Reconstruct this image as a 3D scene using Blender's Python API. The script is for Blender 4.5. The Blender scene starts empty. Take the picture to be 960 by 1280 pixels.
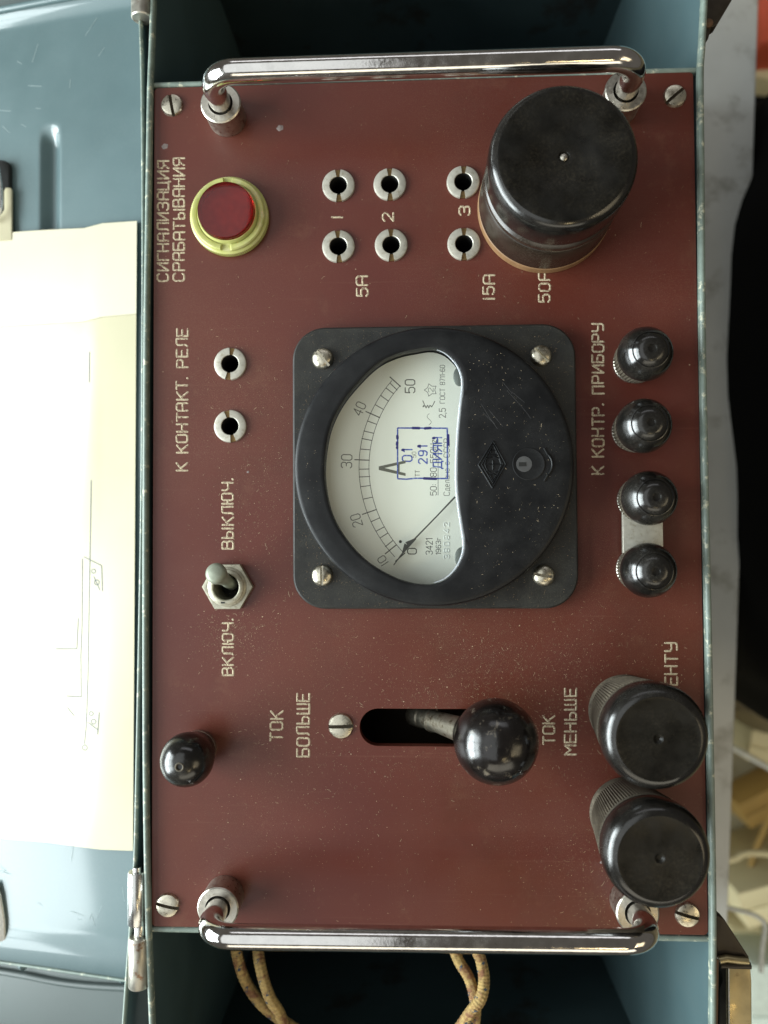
import bpy, bmesh, math, random
from mathutils import Vector, Matrix
random.seed(7)
R = math.radians
PI = math.pi
scene = bpy.context.scene
COL = scene.collection
MM = 0.001

# ------------------------------------------------------------------ camera
FPX = 961.0
cam_rx, cam_ry, cam_rz = 2.88059119e-02, 4.10990834e-02, -5.46313481e-03
CAM = Vector((-2.04204, -9.83103, 213.0))          # millimetres, panel top is z = 0
CR = Matrix.Rotation(cam_rz, 3, 'Z') @ Matrix.Rotation(cam_ry, 3, 'Y') @ Matrix.Rotation(cam_rx, 3, 'X')
cd = bpy.data.cameras.new('camera')
cam = bpy.data.objects.new('camera', cd)
COL.objects.link(cam)
cd.sensor_fit = 'VERTICAL'
cd.sensor_height = 36.0
cd.lens = 36.0 * FPX / 1280.0
cd.clip_start = 0.01
cd.clip_end = 50
cd.dof.use_dof = True
cd.dof.focus_distance = 0.207
cd.dof.aperture_fstop = 9.5
cam.matrix_world = Matrix.Translation(CAM * MM) @ CR.to_4x4()
scene.camera = cam

# ------------------------------------------------------------------ world, window, lamps
world = bpy.data.worlds.new('World')
scene.world = world
world.use_nodes = True
bg = world.node_tree.nodes['Background']
bg.inputs[0].default_value = (1.0, 0.93, 0.82, 1)
bg.inputs[1].default_value = 0.09
scene.view_settings.view_transform = 'Standard'
scene.view_settings.look = 'None'
scene.view_settings.exposure = 0.22
scene.view_settings.gamma = 1.0
scene.view_settings.use_curve_mapping = False


def area(name, loc, target, sx, sy, radiance, color):
    l = bpy.data.lights.new(name, 'AREA')
    l.shape = 'RECTANGLE'
    l.size, l.size_y = sx, sy
    l.energy = radiance * PI * sx * sy
    l.color = color
    o = bpy.data.objects.new(name, l)
    o.location = loc
    d = Vector(target) - Vector(loc)
    o.rotation_euler = d.to_track_quat('-Z', 'Y').to_euler()
    COL.objects.link(o)
    return o


# daylight window to the left of the bench: three casements of two panes each
WX = -0.90
for yy in (0.165, -0.165, -0.495):
    for zz, h, rad in ((0.60, 0.28, 11.0), (0.25, 0.36, 20.0)):
        o = area('window_light', (WX, yy, zz), (0, yy, zz), 0.305, h, rad, (0.89, 0.985, 1.0))
        o.rotation_euler = (0, R(-90), 0)
        o.data.size, o.data.size_y = h, 0.305
# warm lamps of the room
area('warm_lamp_and_fill', (0.35, -0.75, 1.05), (0, 0, 0), 0.16, 0.07, 12, (1.0, 0.78, 0.42))
area('warm_lamp_and_fill', (0.95, -0.55, 1.10), (0, 0, 0), 0.30, 0.05, 9, (1.0, 0.80, 0.48))
# added fill: area light standing in for daylight bounced off the ceiling, then others
area('bounce_fill', (-0.62, 0.0, 1.45), (-0.62, 0.0, 0), 1.1, 2.2, 0.85, (0.94, 0.99, 1.0))
area('warm_lamp_and_fill', (0.15, -1.25, 0.75), (0, 0, 0), 1.4, 0.5, 1.6, (1.0, 0.93, 0.76))  # added light for the chrome rods to mirror
area('bounce_fill', (0.1, 1.25, 0.75), (0, 0, 0), 1.2, 0.25, 1.3, (0.95, 0.96, 1.0))  # added on the opposite side, puts streaks in the chrome
area('warm_lamp_and_fill', (1.15, -0.35, 0.95), (0.1, -0.1, -0.1), 0.6, 0.6, 1.6, (1.0, 0.84, 0.55))  # added fill that warms the right side and the floor

# ------------------------------------------------------------------ pixel -> millimetres on a plane
def ray(px, py):
    return (CR @ Vector(((px - 480) / FPX, -(py - 640) / FPX, -1))).normalized()


def W(px, py, z=0.0):
    d = ray(px, py)
    return CAM + d * ((z - CAM.z) / d.z)


def k_at(z):
    """pixels per millimetre near height z"""
    return FPX / (CAM.z - z)


# ------------------------------------------------------------------ materials
def nodes_of(name):
    m = bpy.data.materials.new(name)
    m.use_nodes = True
    nt = m.node_tree
    return m, nt, nt.nodes['Principled BSDF']


def N(nt, kind, **kw):
    n = nt.nodes.new(kind)
    for k, v in kw.items():
        if k.startswith('i_'):
            key = k[2:]
            key = int(key) if key.isdigit() else key.replace('_', ' ')
            n.inputs[key].default_value = v
        else:
            setattr(n, k, v)
    return n


def ramp(nt, src, a, b, ca, cb, interp='LINEAR'):
    r = nt.nodes.new('ShaderNodeValToRGB')
    r.color_ramp.interpolation = interp
    e = r.color_ramp.elements
    e[0].position, e[0].color = a, (*ca, 1)
    e[1].position, e[1].color = b, (*cb, 1)
    nt.links.new(src, r.inputs[0])
    return r.outputs[0]


def mix(nt, fac, a, b):
    m = nt.nodes.new('ShaderNodeMix')
    m.data_type = 'RGBA'
    for sock, v in ((m.inputs[0], fac), (m.inputs[6], a), (m.inputs[7], b)):
        if isinstance(v, bpy.types.NodeSocket):
            nt.links.new(v, sock)
        elif isinstance(v, (int, float)):
            sock.default_value = v
        else:
            sock.default_value = (*v, 1)
    return m.outputs[2]


def mat(name, base, rough=0.5, metal=0.0, spec=0.5, coat=0.0, coat_rough=0.1,
        var=0.12, vscale=300.0, second=None, sec_scale=900.0, sec_lo=0.55, sec_hi=0.62,
        rvar=0.1, bump=0.0, bscale=2500.0, dust=0.0, dust_col=(0.32, 0.29, 0.22), dust_scale=2200.0,
        scratch=0.0):
    """procedural material: mottled base, optional second colour in patches, dust specks, grain"""
    m, nt, b = nodes_of(name)
    tc = N(nt, 'ShaderNodeTexCoord')
    oi = N(nt, 'ShaderNodeObjectInfo')
    sc_ = N(nt, 'ShaderNodeMath', operation='MULTIPLY')
    sc_.inputs[1].default_value = 3.0
    nt.links.new(oi.outputs['Random'], sc_.inputs[0])
    va = N(nt, 'ShaderNodeVectorMath', operation='ADD')
    nt.links.new(tc.outputs['Object'], va.inputs[0])
    nt.links.new(sc_.outputs[0], va.inputs[1])
    geo = va.outputs[0]
    n1 = N(nt, 'ShaderNodeTexNoise', i_Scale=vscale, i_Detail=5.0, i_Roughness=0.6)
    nt.links.new(geo, n1.inputs['Vector'])
    dark = tuple(c * (1 - var) for c in base)
    lite = tuple(min(1, c * (1 + var)) for c in base)
    col = ramp(nt, n1.outputs[0], 0.3, 0.7, dark, lite)
    if second:
        n2 = N(nt, 'ShaderNodeTexNoise', i_Scale=sec_scale, i_Detail=6.0, i_Roughness=0.65)
        nt.links.new(geo, n2.inputs['Vector'])
        f = ramp(nt, n2.outputs[0], sec_lo, sec_hi, (0, 0, 0), (1, 1, 1))
        col = mix(nt, f, col, second)
    rr = ramp(nt, n1.outputs[0], 0.3, 0.7, (max(0, rough - rvar),) * 3, (min(1, rough + rvar),) * 3)
    if dust > 0:
        n3 = N(nt, 'ShaderNodeTexNoise', i_Scale=dust_scale, i_Detail=3.0, i_Roughness=0.7)
        n4 = N(nt, 'ShaderNodeTexNoise', i_Scale=dust_scale * 0.06, i_Detail=4.0, i_Roughness=0.6)
        nt.links.new(geo, n3.inputs['Vector'])
        nt.links.new(geo, n4.inputs['Vector'])
        a = ramp(nt, n3.outputs[0], 0.45, 0.72, (0, 0, 0), (1, 1, 1))
        c = ramp(nt, n4.outputs[0], 0.35, 0.7, (0, 0, 0), (1, 1, 1))
        mu = N(nt, 'ShaderNodeMath', operation='MULTIPLY')
        nt.links.new(a, mu.inputs[0])
        nt.links.new(c, mu.inputs[1])
        ad = N(nt, 'ShaderNodeMath', operation='MULTIPLY_ADD')
        ad.use_clamp = True
        nt.links.new(mu.outputs[0], ad.inputs[0])
        ad.inputs[1].default_value = dust
        m3 = N(nt, 'ShaderNodeMath', operation='MULTIPLY')
        nt.links.new(c, m3.inputs[0])
        m3.inputs[1].default_value = dust * 0.18
        nt.links.new(m3.outputs[0], ad.inputs[2])
        col = mix(nt, ad.outputs[0], col, dust_col)
        r2 = N(nt, 'ShaderNodeMath', operation='MULTIPLY_ADD')
        r2.use_clamp = True
        nt.links.new(ad.outputs[0], r2.inputs[0])
        r2.inputs[1].default_value = 0.6
        nt.links.new(rr, r2.inputs[2])
        rr = r2.outputs[0]
    nt.links.new(col, b.inputs['Base Color'])
    nt.links.new(rr, b.inputs['Roughness'])
    b.inputs['Metallic'].default_value = metal
    b.inputs['Specular IOR Level'].default_value = spec
    if coat:
        b.inputs['Coat Weight'].default_value = coat
        b.inputs['Coat Roughness'].default_value = coat_rough
    if bump or scratch:
        nb = N(nt, 'ShaderNodeTexNoise', i_Scale=bscale, i_Detail=4.0, i_Roughness=0.6)
        nt.links.new(geo, nb.inputs['Vector'])
        h = nb.outputs[0]
        bp = N(nt, 'ShaderNodeBump', i_Strength=bump, i_Distance=0.0001)
        nt.links.new(h, bp.inputs['Height'])
        nt.links.new(bp.outputs[0], b.inputs['Normal'])
        if coat:
            nt.links.new(bp.outputs[0], b.inputs['Coat Normal'])
    return m


M = {}
def panel_material():
    m, nt, b = nodes_of('red_brown_laminate')
    tc = N(nt, 'ShaderNodeTexCoord')
    geo = tc.outputs['Object']

    def noise(scale, det=5.0, rough=0.6, stretch=None):
        n = N(nt, 'ShaderNodeTexNoise', i_Scale=scale, i_Detail=det, i_Roughness=rough)
        if stretch:
            mp = N(nt, 'ShaderNodeMapping')
            mp.inputs['Scale'].default_value = stretch
            mp.inputs['Rotation'].default_value = (0, 0, 0.5)
            nt.links.new(geo, mp.inputs[0])
            nt.links.new(mp.outputs[0], n.inputs['Vector'])
        else:
            nt.links.new(geo, n.inputs['Vector'])
        return n.outputs[0]
    col = ramp(nt, noise(9, 4), 0.35, 0.68, (0.084, 0.0165, 0.0118), (0.106, 0.0255, 0.0142))
    # grimy brown clouds, pale handling marks, fine rubbed streaks
    col = mix(nt, ramp(nt, noise(23, 6, 0.7), 0.50, 0.78, (0, 0, 0), (0.55, 0.55, 0.55)), col, (0.066, 0.023, 0.013))
    col = mix(nt, ramp(nt, noise(48, 8, 0.75), 0.57, 0.80, (0, 0, 0), (0.45, 0.45, 0.45)), col, (0.18, 0.085, 0.05))
    col = mix(nt, ramp(nt, noise(60, 6, 0.7, (0.25, 14, 1)), 0.60, 0.80, (0, 0, 0), (0.30, 0.30, 0.30)), col, (0.22, 0.11, 0.075))
    # very fine settled dust
    fine = ramp(nt, noise(5200, 2), 0.57, 0.70, (0, 0, 0), (1, 1, 1))
    patch = ramp(nt, noise(14, 4), 0.40, 0.66, (0.05, 0.05, 0.05), (0.75, 0.75, 0.75))
    mu = N(nt, 'ShaderNodeMath', operation='MULTIPLY')
    nt.links.new(fine, mu.inputs[0])
    nt.links.new(patch, mu.inputs[1])
    col = mix(nt, mu.outputs[0], col, (0.25, 0.16, 0.10))
    nt.links.new(col, b.inputs['Base Color'])
    nt.links.new(ramp(nt, noise(30, 8, 0.7), 0.3, 0.75, (0.26, 0.26, 0.26), (0.52, 0.52, 0.52)), b.inputs['Roughness'])
    b.inputs['Specular IOR Level'].default_value = 0.46
    bp = N(nt, 'ShaderNodeBump', i_Strength=0.18, i_Distance=0.0001)
    nt.links.new(noise(900, 4), bp.inputs['Height'])
    nt.links.new(bp.outputs[0], b.inputs['Normal'])
    return m


M['panel'] = panel_material()
M['panel_edge'] = mat('laminate_edge', (0.06, 0.018, 0.013), rough=0.6)
M['spot'] = mat('grey_paint_spot', (0.21, 0.17, 0.16), rough=0.7, var=0.35, vscale=900)
M['letter'] = mat('engraving_paint', (0.47, 0.395, 0.27), rough=0.8, var=0.25, vscale=1500,
                  second=(0.12, 0.05, 0.03), sec_scale=2300, sec_lo=0.52, sec_hi=0.60)
M['bakelite'] = mat('black_bakelite', (0.007, 0.0062, 0.0055), rough=0.21, var=0.3, vscale=120, rvar=0.07, spec=0.7,
                    dust=0.12, dust_col=(0.16, 0.15, 0.12), dust_scale=2000, bump=0.03, bscale=600)
M['bakelite_side'] = mat('brown_black_bakelite', (0.018, 0.012, 0.008), rough=0.27, var=0.3, vscale=60, rvar=0.08, spec=0.6,
                         dust=0.25, dust_col=(0.14, 0.11, 0.08), dust_scale=1900)
M['bakelite_top'] = mat('dull_black_bakelite', (0.0055, 0.005, 0.004), rough=0.34, var=0.3, vscale=200, spec=0.28,
                        dust=0.09, dust_col=(0.19, 0.155, 0.10), dust_scale=1700, bump=0.1, bscale=1500)
M['bakelite_brown'] = mat('scuffed_brown_bakelite', (0.006, 0.0045, 0.004), rough=0.20, var=0.3, vscale=200, rvar=0.09, spec=0.7,
                          second=(0.12, 0.10, 0.075), sec_scale=330, sec_lo=0.59, sec_hi=0.70, bump=0.5, bscale=500)
M['knurl'] = mat('dusty_knurled_bakelite', (0.055, 0.046, 0.033), rough=0.55, var=0.3, vscale=500, spec=0.4,
                 dust=0.9, dust_col=(0.20, 0.165, 0.115), dust_scale=1900)
M['meter_black'] = mat('satin_black_moulding', (0.0075, 0.0078, 0.0085), rough=0.40, var=0.12, vscale=150, rvar=0.08, spec=0.27,
                       dust=0.07, dust_col=(0.13, 0.13, 0.12), dust_scale=2500, bump=0.12, bscale=2400)
M['flange_black'] = mat('dusty_black_moulding', (0.014, 0.014, 0.013), rough=0.5, var=0.25, vscale=150, spec=0.4,
                        dust=0.25, dust_col=(0.13, 0.12, 0.085), dust_scale=2600, bump=0.35, bscale=1800)
M['chrome'] = mat('worn_chrome', (0.72, 0.70, 0.68), rough=0.11, metal=1.0, var=0.10, vscale=260, rvar=0.08,
                  second=(0.45, 0.42, 0.38), sec_scale=1100, sec_lo=0.64, sec_hi=0.74, bump=0.12, bscale=1200)
M['nickel'] = mat('dull_nickel', (0.55, 0.52, 0.45), rough=0.36, metal=1.0, var=0.14, vscale=900, rvar=0.12,
                  second=(0.30, 0.25, 0.17), sec_scale=1300, sec_lo=0.60, sec_hi=0.75, bump=0.1)
M['screw'] = mat('dull_screw_steel', (0.62, 0.58, 0.47), rough=0.33, metal=1.0, var=0.2, vscale=900, rvar=0.12,
                 second=(0.20, 0.14, 0.08), sec_scale=900, sec_lo=0.60, sec_hi=0.78, bump=0.2, bscale=1500)
M['slot_dark'] = mat('slot_dark_brown', (0.035, 0.025, 0.014), rough=0.9)  # dark brown for screw slots and the plate under the lever
M['socket'] = mat('matt_nickel_socket', (0.47, 0.45, 0.385), rough=0.46, metal=0.55, var=0.08, vscale=700, rvar=0.1,
                  second=(0.27, 0.23, 0.15), sec_scale=800, sec_lo=0.55, sec_hi=0.8)
M['brass'] = mat('tarnished_brass', (0.20, 0.13, 0.055), rough=0.45, metal=0.8, var=0.25, vscale=900)
M['black_hole'] = mat('hole_black', (0.006, 0.006, 0.005), rough=0.7)  # near black for bores, notches and slots
M['zinc'] = mat('dusty_zinc', (0.40, 0.38, 0.30), rough=0.48, metal=0.6, var=0.15, vscale=700,
                second=(0.22, 0.19, 0.13), sec_scale=1100, sec_lo=0.50, sec_hi=0.72, bump=0.3, bscale=1800)
M['old_steel'] = mat('grimy_lever_steel', (0.20, 0.18, 0.14), rough=0.42, metal=0.8, var=0.3, vscale=500,
                     second=(0.05, 0.035, 0.02), sec_scale=500, sec_lo=0.48, sec_hi=0.66, bump=0.4, bscale=1200)
M['zinc_tip'] = mat('grey_green_zinc', (0.25, 0.27, 0.21), rough=0.5, metal=0.3, var=0.1, vscale=900)
M['paint'] = mat('grey_blue_enamel', (0.064, 0.107, 0.115), rough=0.42, var=0.07, vscale=25, spec=0.5,
                 coat=0.4, coat_rough=0.22, bump=0.15, bscale=250, dust=0.05)
M['paint_shade'] = mat('shaded_end_enamel', (0.030, 0.052, 0.056), rough=0.6, var=0.2, vscale=25,
                      second=(0.02, 0.02, 0.018), sec_scale=30)  # case enamel darkened: shade of the recesses put into the colour
M['lid_shade'] = mat('shaded_lid_enamel', (0.070, 0.088, 0.084), rough=0.5, var=0.1, vscale=25, coat=0.3, coat_rough=0.2)  # lid enamel again, darkened for the shade of the deeper floor
M['scuff'] = mat('pale_scuff', (0.22, 0.28, 0.28), rough=0.6)
M['paint_lid'] = mat('grey_blue_lid_enamel', (0.082, 0.130, 0.136), rough=0.4, var=0.09, vscale=18, spec=0.5,
                     coat=0.75, coat_rough=0.075, bump=0.04, bscale=60,
                     dust=0.06, dust_col=(0.3, 0.33, 0.33), dust_scale=1500)
M['rim'] = mat('worn_enamel_edge', (0.17, 0.215, 0.185), rough=0.45, var=0.2, vscale=250, spec=0.6,
               second=(0.50, 0.50, 0.38), sec_scale=420, sec_lo=0.56, sec_hi=0.66)
M['black_paint'] = mat('matt_black', (0.008, 0.009, 0.008), rough=0.8)
M['scratch'] = mat('scratched_moulding', (0.06, 0.06, 0.06), rough=0.5)
M['dial'] = mat('yellowed_dial_card', (0.83, 0.82, 0.73), rough=0.6, var=0.02, vscale=40)
M['ink'] = mat('dial_ink', (0.045, 0.042, 0.036), rough=0.7)
M['ink_pale'] = mat('faded_dial_ink', (0.14, 0.135, 0.11), rough=0.7)
M['relief'] = mat('embossed_card', (0.76, 0.77, 0.72), rough=0.5)
M['stamp'] = mat('blue_stamp_ink', (0.055, 0.085, 0.38), rough=0.6, var=0.3, vscale=1500,
                 second=(0.33, 0.37, 0.60), sec_scale=1500, sec_lo=0.52, sec_hi=0.64)
M['stamp_dark'] = mat('blotted_stamp_ink', (0.025, 0.022, 0.16), rough=0.6)
M['needle'] = mat('dark_needle', (0.075, 0.072, 0.066), rough=0.4, metal=0.4)
M['clip_grey'] = mat('grey_clip_metal', (0.16, 0.17, 0.155), rough=0.5, metal=0.3)
M['yellow_green'] = mat('yellow_green_plastic', (0.44, 0.45, 0.15), rough=0.34, var=0.1, vscale=250, spec=0.5,
                        second=(0.52, 0.50, 0.26), sec_scale=260, sec_lo=0.5, sec_hi=0.7)
M['paper'] = mat('cream_paper', (0.49, 0.447, 0.295), rough=0.42, var=0.03, vscale=30, spec=0.5,
                 coat=0.6, coat_rough=0.16)
M['paper_fold'] = mat('pale_paper_flap', (0.54, 0.50, 0.375), rough=0.42, var=0.03, vscale=30,
                      coat=0.3, coat_rough=0.25)
M['pencil'] = mat('pencil_line', (0.12, 0.13, 0.13), rough=0.7)
M['steel_hinge'] = mat('hinge_steel', (0.66, 0.66, 0.64), rough=0.24, metal=1.0, var=0.1, vscale=300, rvar=0.08,
                       second=(0.38, 0.33, 0.25), sec_scale=500, sec_lo=0.58, sec_hi=0.75, bump=0.1)
M['steel_old'] = mat('rusty_hinge_steel', (0.46, 0.44, 0.38), rough=0.42, metal=0.9, var=0.15, vscale=300,
                     second=(0.22, 0.10, 0.045), sec_scale=380, sec_lo=0.56, sec_hi=0.70, bump=0.4, bscale=900)
M['bronze'] = mat('dark_bronze_plate', (0.045, 0.036, 0.026), rough=0.42, metal=0.5, var=0.2, vscale=300)
M['olive_strap'] = mat('brassy_latch_strap', (0.42, 0.35, 0.20), rough=0.34, metal=0.85, var=0.12, vscale=200,
                       second=(0.17, 0.12, 0.06), sec_scale=260, sec_lo=0.60, sec_hi=0.78)
M['rust'] = mat('rusty_brown_steel', (0.12, 0.07, 0.04), rough=0.6, metal=0.4, var=0.3, vscale=300)
M['cord'] = mat('tan_braid', (0.37, 0.25, 0.09), rough=0.85, var=0.35, vscale=900,
                second=(0.20, 0.09, 0.04), sec_scale=260, sec_lo=0.50, sec_hi=0.62, bump=0.8, bscale=1500)
M['cord_fleck'] = mat('slate_fleck_thread', (0.04, 0.06, 0.09), rough=0.85)
M['table'] = mat('dirty_white_board', (0.56, 0.57, 0.54), rough=0.5, var=0.16, vscale=11,
                 second=(0.17, 0.155, 0.11), sec_scale=38, sec_lo=0.53, sec_hi=0.74)
M['floor'] = mat('warm_grey_floor', (0.34, 0.30, 0.19), rough=0.6, var=0.2, vscale=9,
                 second=(0.20, 0.15, 0.07), sec_scale=7, sec_lo=0.5, sec_hi=0.62)
M['cloth'] = mat('black_cloth', (0.006, 0.006, 0.006), rough=0.95, spec=0.1, var=0.2, vscale=40)
M['red'] = mat('orange_red_card', (0.62, 0.10, 0.045), rough=0.5)
M['cream'] = mat('cream_cardboard', (0.76, 0.68, 0.42), rough=0.7, var=0.12, vscale=12)
M['ochre'] = mat('ochre_card', (0.40, 0.25, 0.07), rough=0.7, var=0.12, vscale=12)
M['white_wire'] = mat('white_enamel_wire', (0.72, 0.75, 0.72), rough=0.4)
M['pale_green'] = mat('pale_green_card', (0.62, 0.70, 0.62), rough=0.6)
M['orange_ring'] = mat('amber_pressboard', (0.21, 0.115, 0.05), rough=0.6, var=0.15, vscale=300)
M['dustmat'] = mat('dust_and_lint', (0.52, 0.42, 0.28), rough=0.9)
M['dustdim'] = mat('dim_dust', (0.22, 0.155, 0.095), rough=0.9)


def glass_thin(name, tint, spec_mix=1.0):
    m, nt, b = nodes_of(name)
    out = nt.nodes['Material Output']
    t = N(nt, 'ShaderNodeBsdfTransparent')
    t.inputs[0].default_value = (*tint, 1)
    g = N(nt, 'ShaderNodeBsdfGlossy')
    g.inputs['Roughness'].default_value = 0.03
    f = N(nt, 'ShaderNodeFresnel', i_IOR=1.35)
    mx = nt.nodes.new('ShaderNodeMixShader')
    g2 = N(nt, 'ShaderNodeNewGeometry')
    inv = N(nt, 'ShaderNodeMath', operation='SUBTRACT')
    inv.inputs[0].default_value = 1.0
    nt.links.new(g2.outputs['Backfacing'], inv.inputs[1])
    ml = N(nt, 'ShaderNodeMath', operation='MULTIPLY')
    nt.links.new(f.outputs[0], ml.inputs[0])
    nt.links.new(inv.outputs[0], ml.inputs[1])
    nt.links.new(ml.outputs[0], mx.inputs[0])
    nt.links.new(t.outputs[0], mx.inputs[1])
    nt.links.new(g.outputs[0], mx.inputs[2])
    nt.links.new(mx.outputs[0], out.inputs[0])
    nt.nodes.remove(b)
    return m


M['glass'] = glass_thin('thin_meter_glass', (0.97, 0.985, 0.98))
m, nt, b = nodes_of('clear_plastic_lip')
b.inputs['Base Color'].default_value = (0.70, 0.74, 0.80, 1)
b.inputs['Roughness'].default_value = 0.08
b.inputs['Transmission Weight'].default_value = 0.55
b.inputs['IOR'].default_value = 1.49
M['lip'] = m
m, nt, b = nodes_of('red_lens')
tc = N(nt, 'ShaderNodeTexCoord')
nz = N(nt, 'ShaderNodeTexNoise', i_Scale=700.0, i_Detail=4.0)
nt.links.new(tc.outputs['Object'], nz.inputs['Vector'])
nt.links.new(ramp(nt, nz.outputs[0], 0.3, 0.7, (0.50, 0.014, 0.012), (0.62, 0.035, 0.022)), b.inputs['Base Color'])
b.inputs['Roughness'].default_value = 0.12
b.inputs['Transmission Weight'].default_value = 0.93
b.inputs['IOR'].default_value = 1.49
M['lens'] = m
M['lens_back'] = mat('lamp_reflector', (0.45, 0.20, 0.16), rough=0.5)


# ------------------------------------------------------------------ object helpers
def setp(o, label=None, cat=None, group=None, kind=None):
    for k, v in (('label', label), ('category', cat), ('group', group), ('kind', kind)):
        if v:
            o[k] = v
    return o


def empty(name, loc_mm, label, cat, group=None):
    o = bpy.data.objects.new(name, None)
    o.empty_display_size = 0.01
    COL.objects.link(o)
    o.location = Vector(loc_mm) * MM
    return setp(o, label, cat, group)


def origin_of(o):
    v = Vector((0, 0, 0))
    while o is not None:
        v += Vector(o.location)
        o = o.parent
    return v


def obj(name, geo, material, parent=None, at=(0, 0, 0), smooth=True, angle=40):
    """geo = (verts_mm, faces), verts relative to `at`, which is given in world mm; links ONE mesh object"""
    verts, faces = geo
    me = bpy.data.meshes.new(name)
    me.from_pydata([tuple(c * MM for c in v) for v in verts], [], faces)
    me.update()
    bm = bmesh.new()
    bm.from_mesh(me)
    bmesh.ops.recalc_face_normals(bm, faces=bm.faces)
    if smooth:
        for f in bm.faces:
            f.smooth = True
        lim = R(angle)
        for e in bm.edges:
            if len(e.link_faces) == 2 and e.calc_face_angle(0) > lim:
                e.smooth = False
    bm.to_mesh(me)
    bm.free()
    me.materials.append(material)
    o = bpy.data.objects.new(name, me)
    COL.objects.link(o)
    if parent is not None:
        o.parent = parent
        o.location = Vector(at) * MM - origin_of(parent)
    else:
        o.location = Vector(at) * MM
    return o


def copy_tree(o, parent=None):
    c = o.copy()
    COL.objects.link(c)
    if parent is not None:
        c.parent = parent
    for ch in list(o.children):
        copy_tree(ch, c)
    return c


def join(*geos):
    V, F = [], []
    for v, f in geos:
        n = len(V)
        V += list(v)
        F += [tuple(i + n for i in q) for q in f]
    return V, F


def xf(geo, mtx=None, t=(0, 0, 0)):
    v, f = geo
    t = Vector(t)
    if mtx is None:
        return [Vector(p) + t for p in v], f
    return [mtx @ Vector(p) + t for p in v], f


def loops(ls, closed=True, cap0=False, cap1=False, wrap=False):
    """bridge loops of equal count"""
    V, F = [], []
    n = len(ls[0])
    for l in ls:
        V += list(l)
    m = len(ls)
    for i in range(m if wrap else m - 1):
        a, b = i * n, ((i + 1) % m) * n
        for j in range(n if closed else n - 1):
            k = (j + 1) % n
            F.append((a + j, a + k, b + k, b + j))
    if cap0:
        F.append(tuple(range(n))[::-1])
    if cap1:
        F.append(tuple(range((m - 1) * n, m * n)))
    return V, F


def lathe(prof, n=64, cap0=True, cap1=True, rmod=None):
    """prof: list of (r, z)"""
    ls = []
    for r, z in prof:
        ring = []
        for j in range(n):
            t = 2 * PI * j / n
            rr = r if rmod is None else rmod(r, z, j, t)
            ring.append((rr * math.cos(t), rr * math.sin(t), z))
        ls.append(ring)
    return loops(ls, True, cap0, cap1)


def box(x0, x1, y0, y1, z0, z1, bev=0.0):
    if bev <= 0:
        v = [(x, y, z) for z in (z0, z1) for x, y in ((x0, y0), (x1, y0), (x1, y1), (x0, y1))]
        f = [(0, 3, 2, 1), (4, 5, 6, 7), (0, 1, 5, 4), (1, 2, 6, 5), (2, 3, 7, 6), (3, 0, 4, 7)]
        return v, f
    ls = []
    for z, i in ((z0, bev), (z0 + bev * .3, bev * .3), (z0 + bev, 0), (z1 - bev, 0), (z1 - bev * .3, bev * .3), (z1, bev)):
        ls.append(rrect(x0 + i, x1 - i, y0 + i, y1 - i, max(0.01, bev), z, 3))
    return loops(ls, True, True, True)


def rrect(x0, x1, y0, y1, r, z, seg=8):
    out = []
    for cx, cy, a0 in ((x1 - r, y1 - r, 0), (x0 + r, y1 - r, 90), (x0 + r, y0 + r, 180), (x1 - r, y0 + r, 270)):
        for i in range(seg + 1):
            a = R(a0 + 90 * i / seg)
            out.append((cx + r * math.cos(a), cy + r * math.sin(a), z))
    return out


def tube(path, rad, n=16, cap=True, rfun=None):
    """path of Vectors (mm)"""
    path = [Vector(p) for p in path]
    ls = []
    up = None
    for i, p in enumerate(path):
        a = path[max(0, i - 1)]
        b = path[min(len(path) - 1, i + 1)]
        t = (b - a).normalized()
        if up is None:
            up = Vector((0, 0, 1)) if abs(t.z) < 0.9 else Vector((0, 1, 0))
        s = t.cross(up).normalized()
        up = s.cross(t).normalized()
        r = rad if rfun is None else rfun(i, rad)
        ls.append([p + (s * math.cos(2 * PI * j / n) + up * math.sin(2 * PI * j / n)) * r for j in range(n)])
    return loops(ls, True, cap, cap)


def spline(pts, per=8, closed=False):
    pts = [Vector(p) for p in pts]
    n = len(pts)
    out = []
    rng = n if closed else n - 1
    for i in range(rng):
        if closed:
            p0, p1, p2, p3 = pts[(i - 1) % n], pts[i], pts[(i + 1) % n], pts[(i + 2) % n]
        else:
            p0, p1, p2, p3 = pts[max(0, i - 1)], pts[i], pts[i + 1], pts[min(n - 1, i + 2)]
        for k in range(per):
            t = k / per
            out.append(0.5 * ((2 * p1) + (p2 - p0) * t + (2 * p0 - 5 * p1 + 4 * p2 - p3) * t * t
                              + (3 * p1 - p0 - 3 * p2 + p3) * t ** 3))
    if not closed:
        out.append(pts[-1])
    return out


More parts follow.
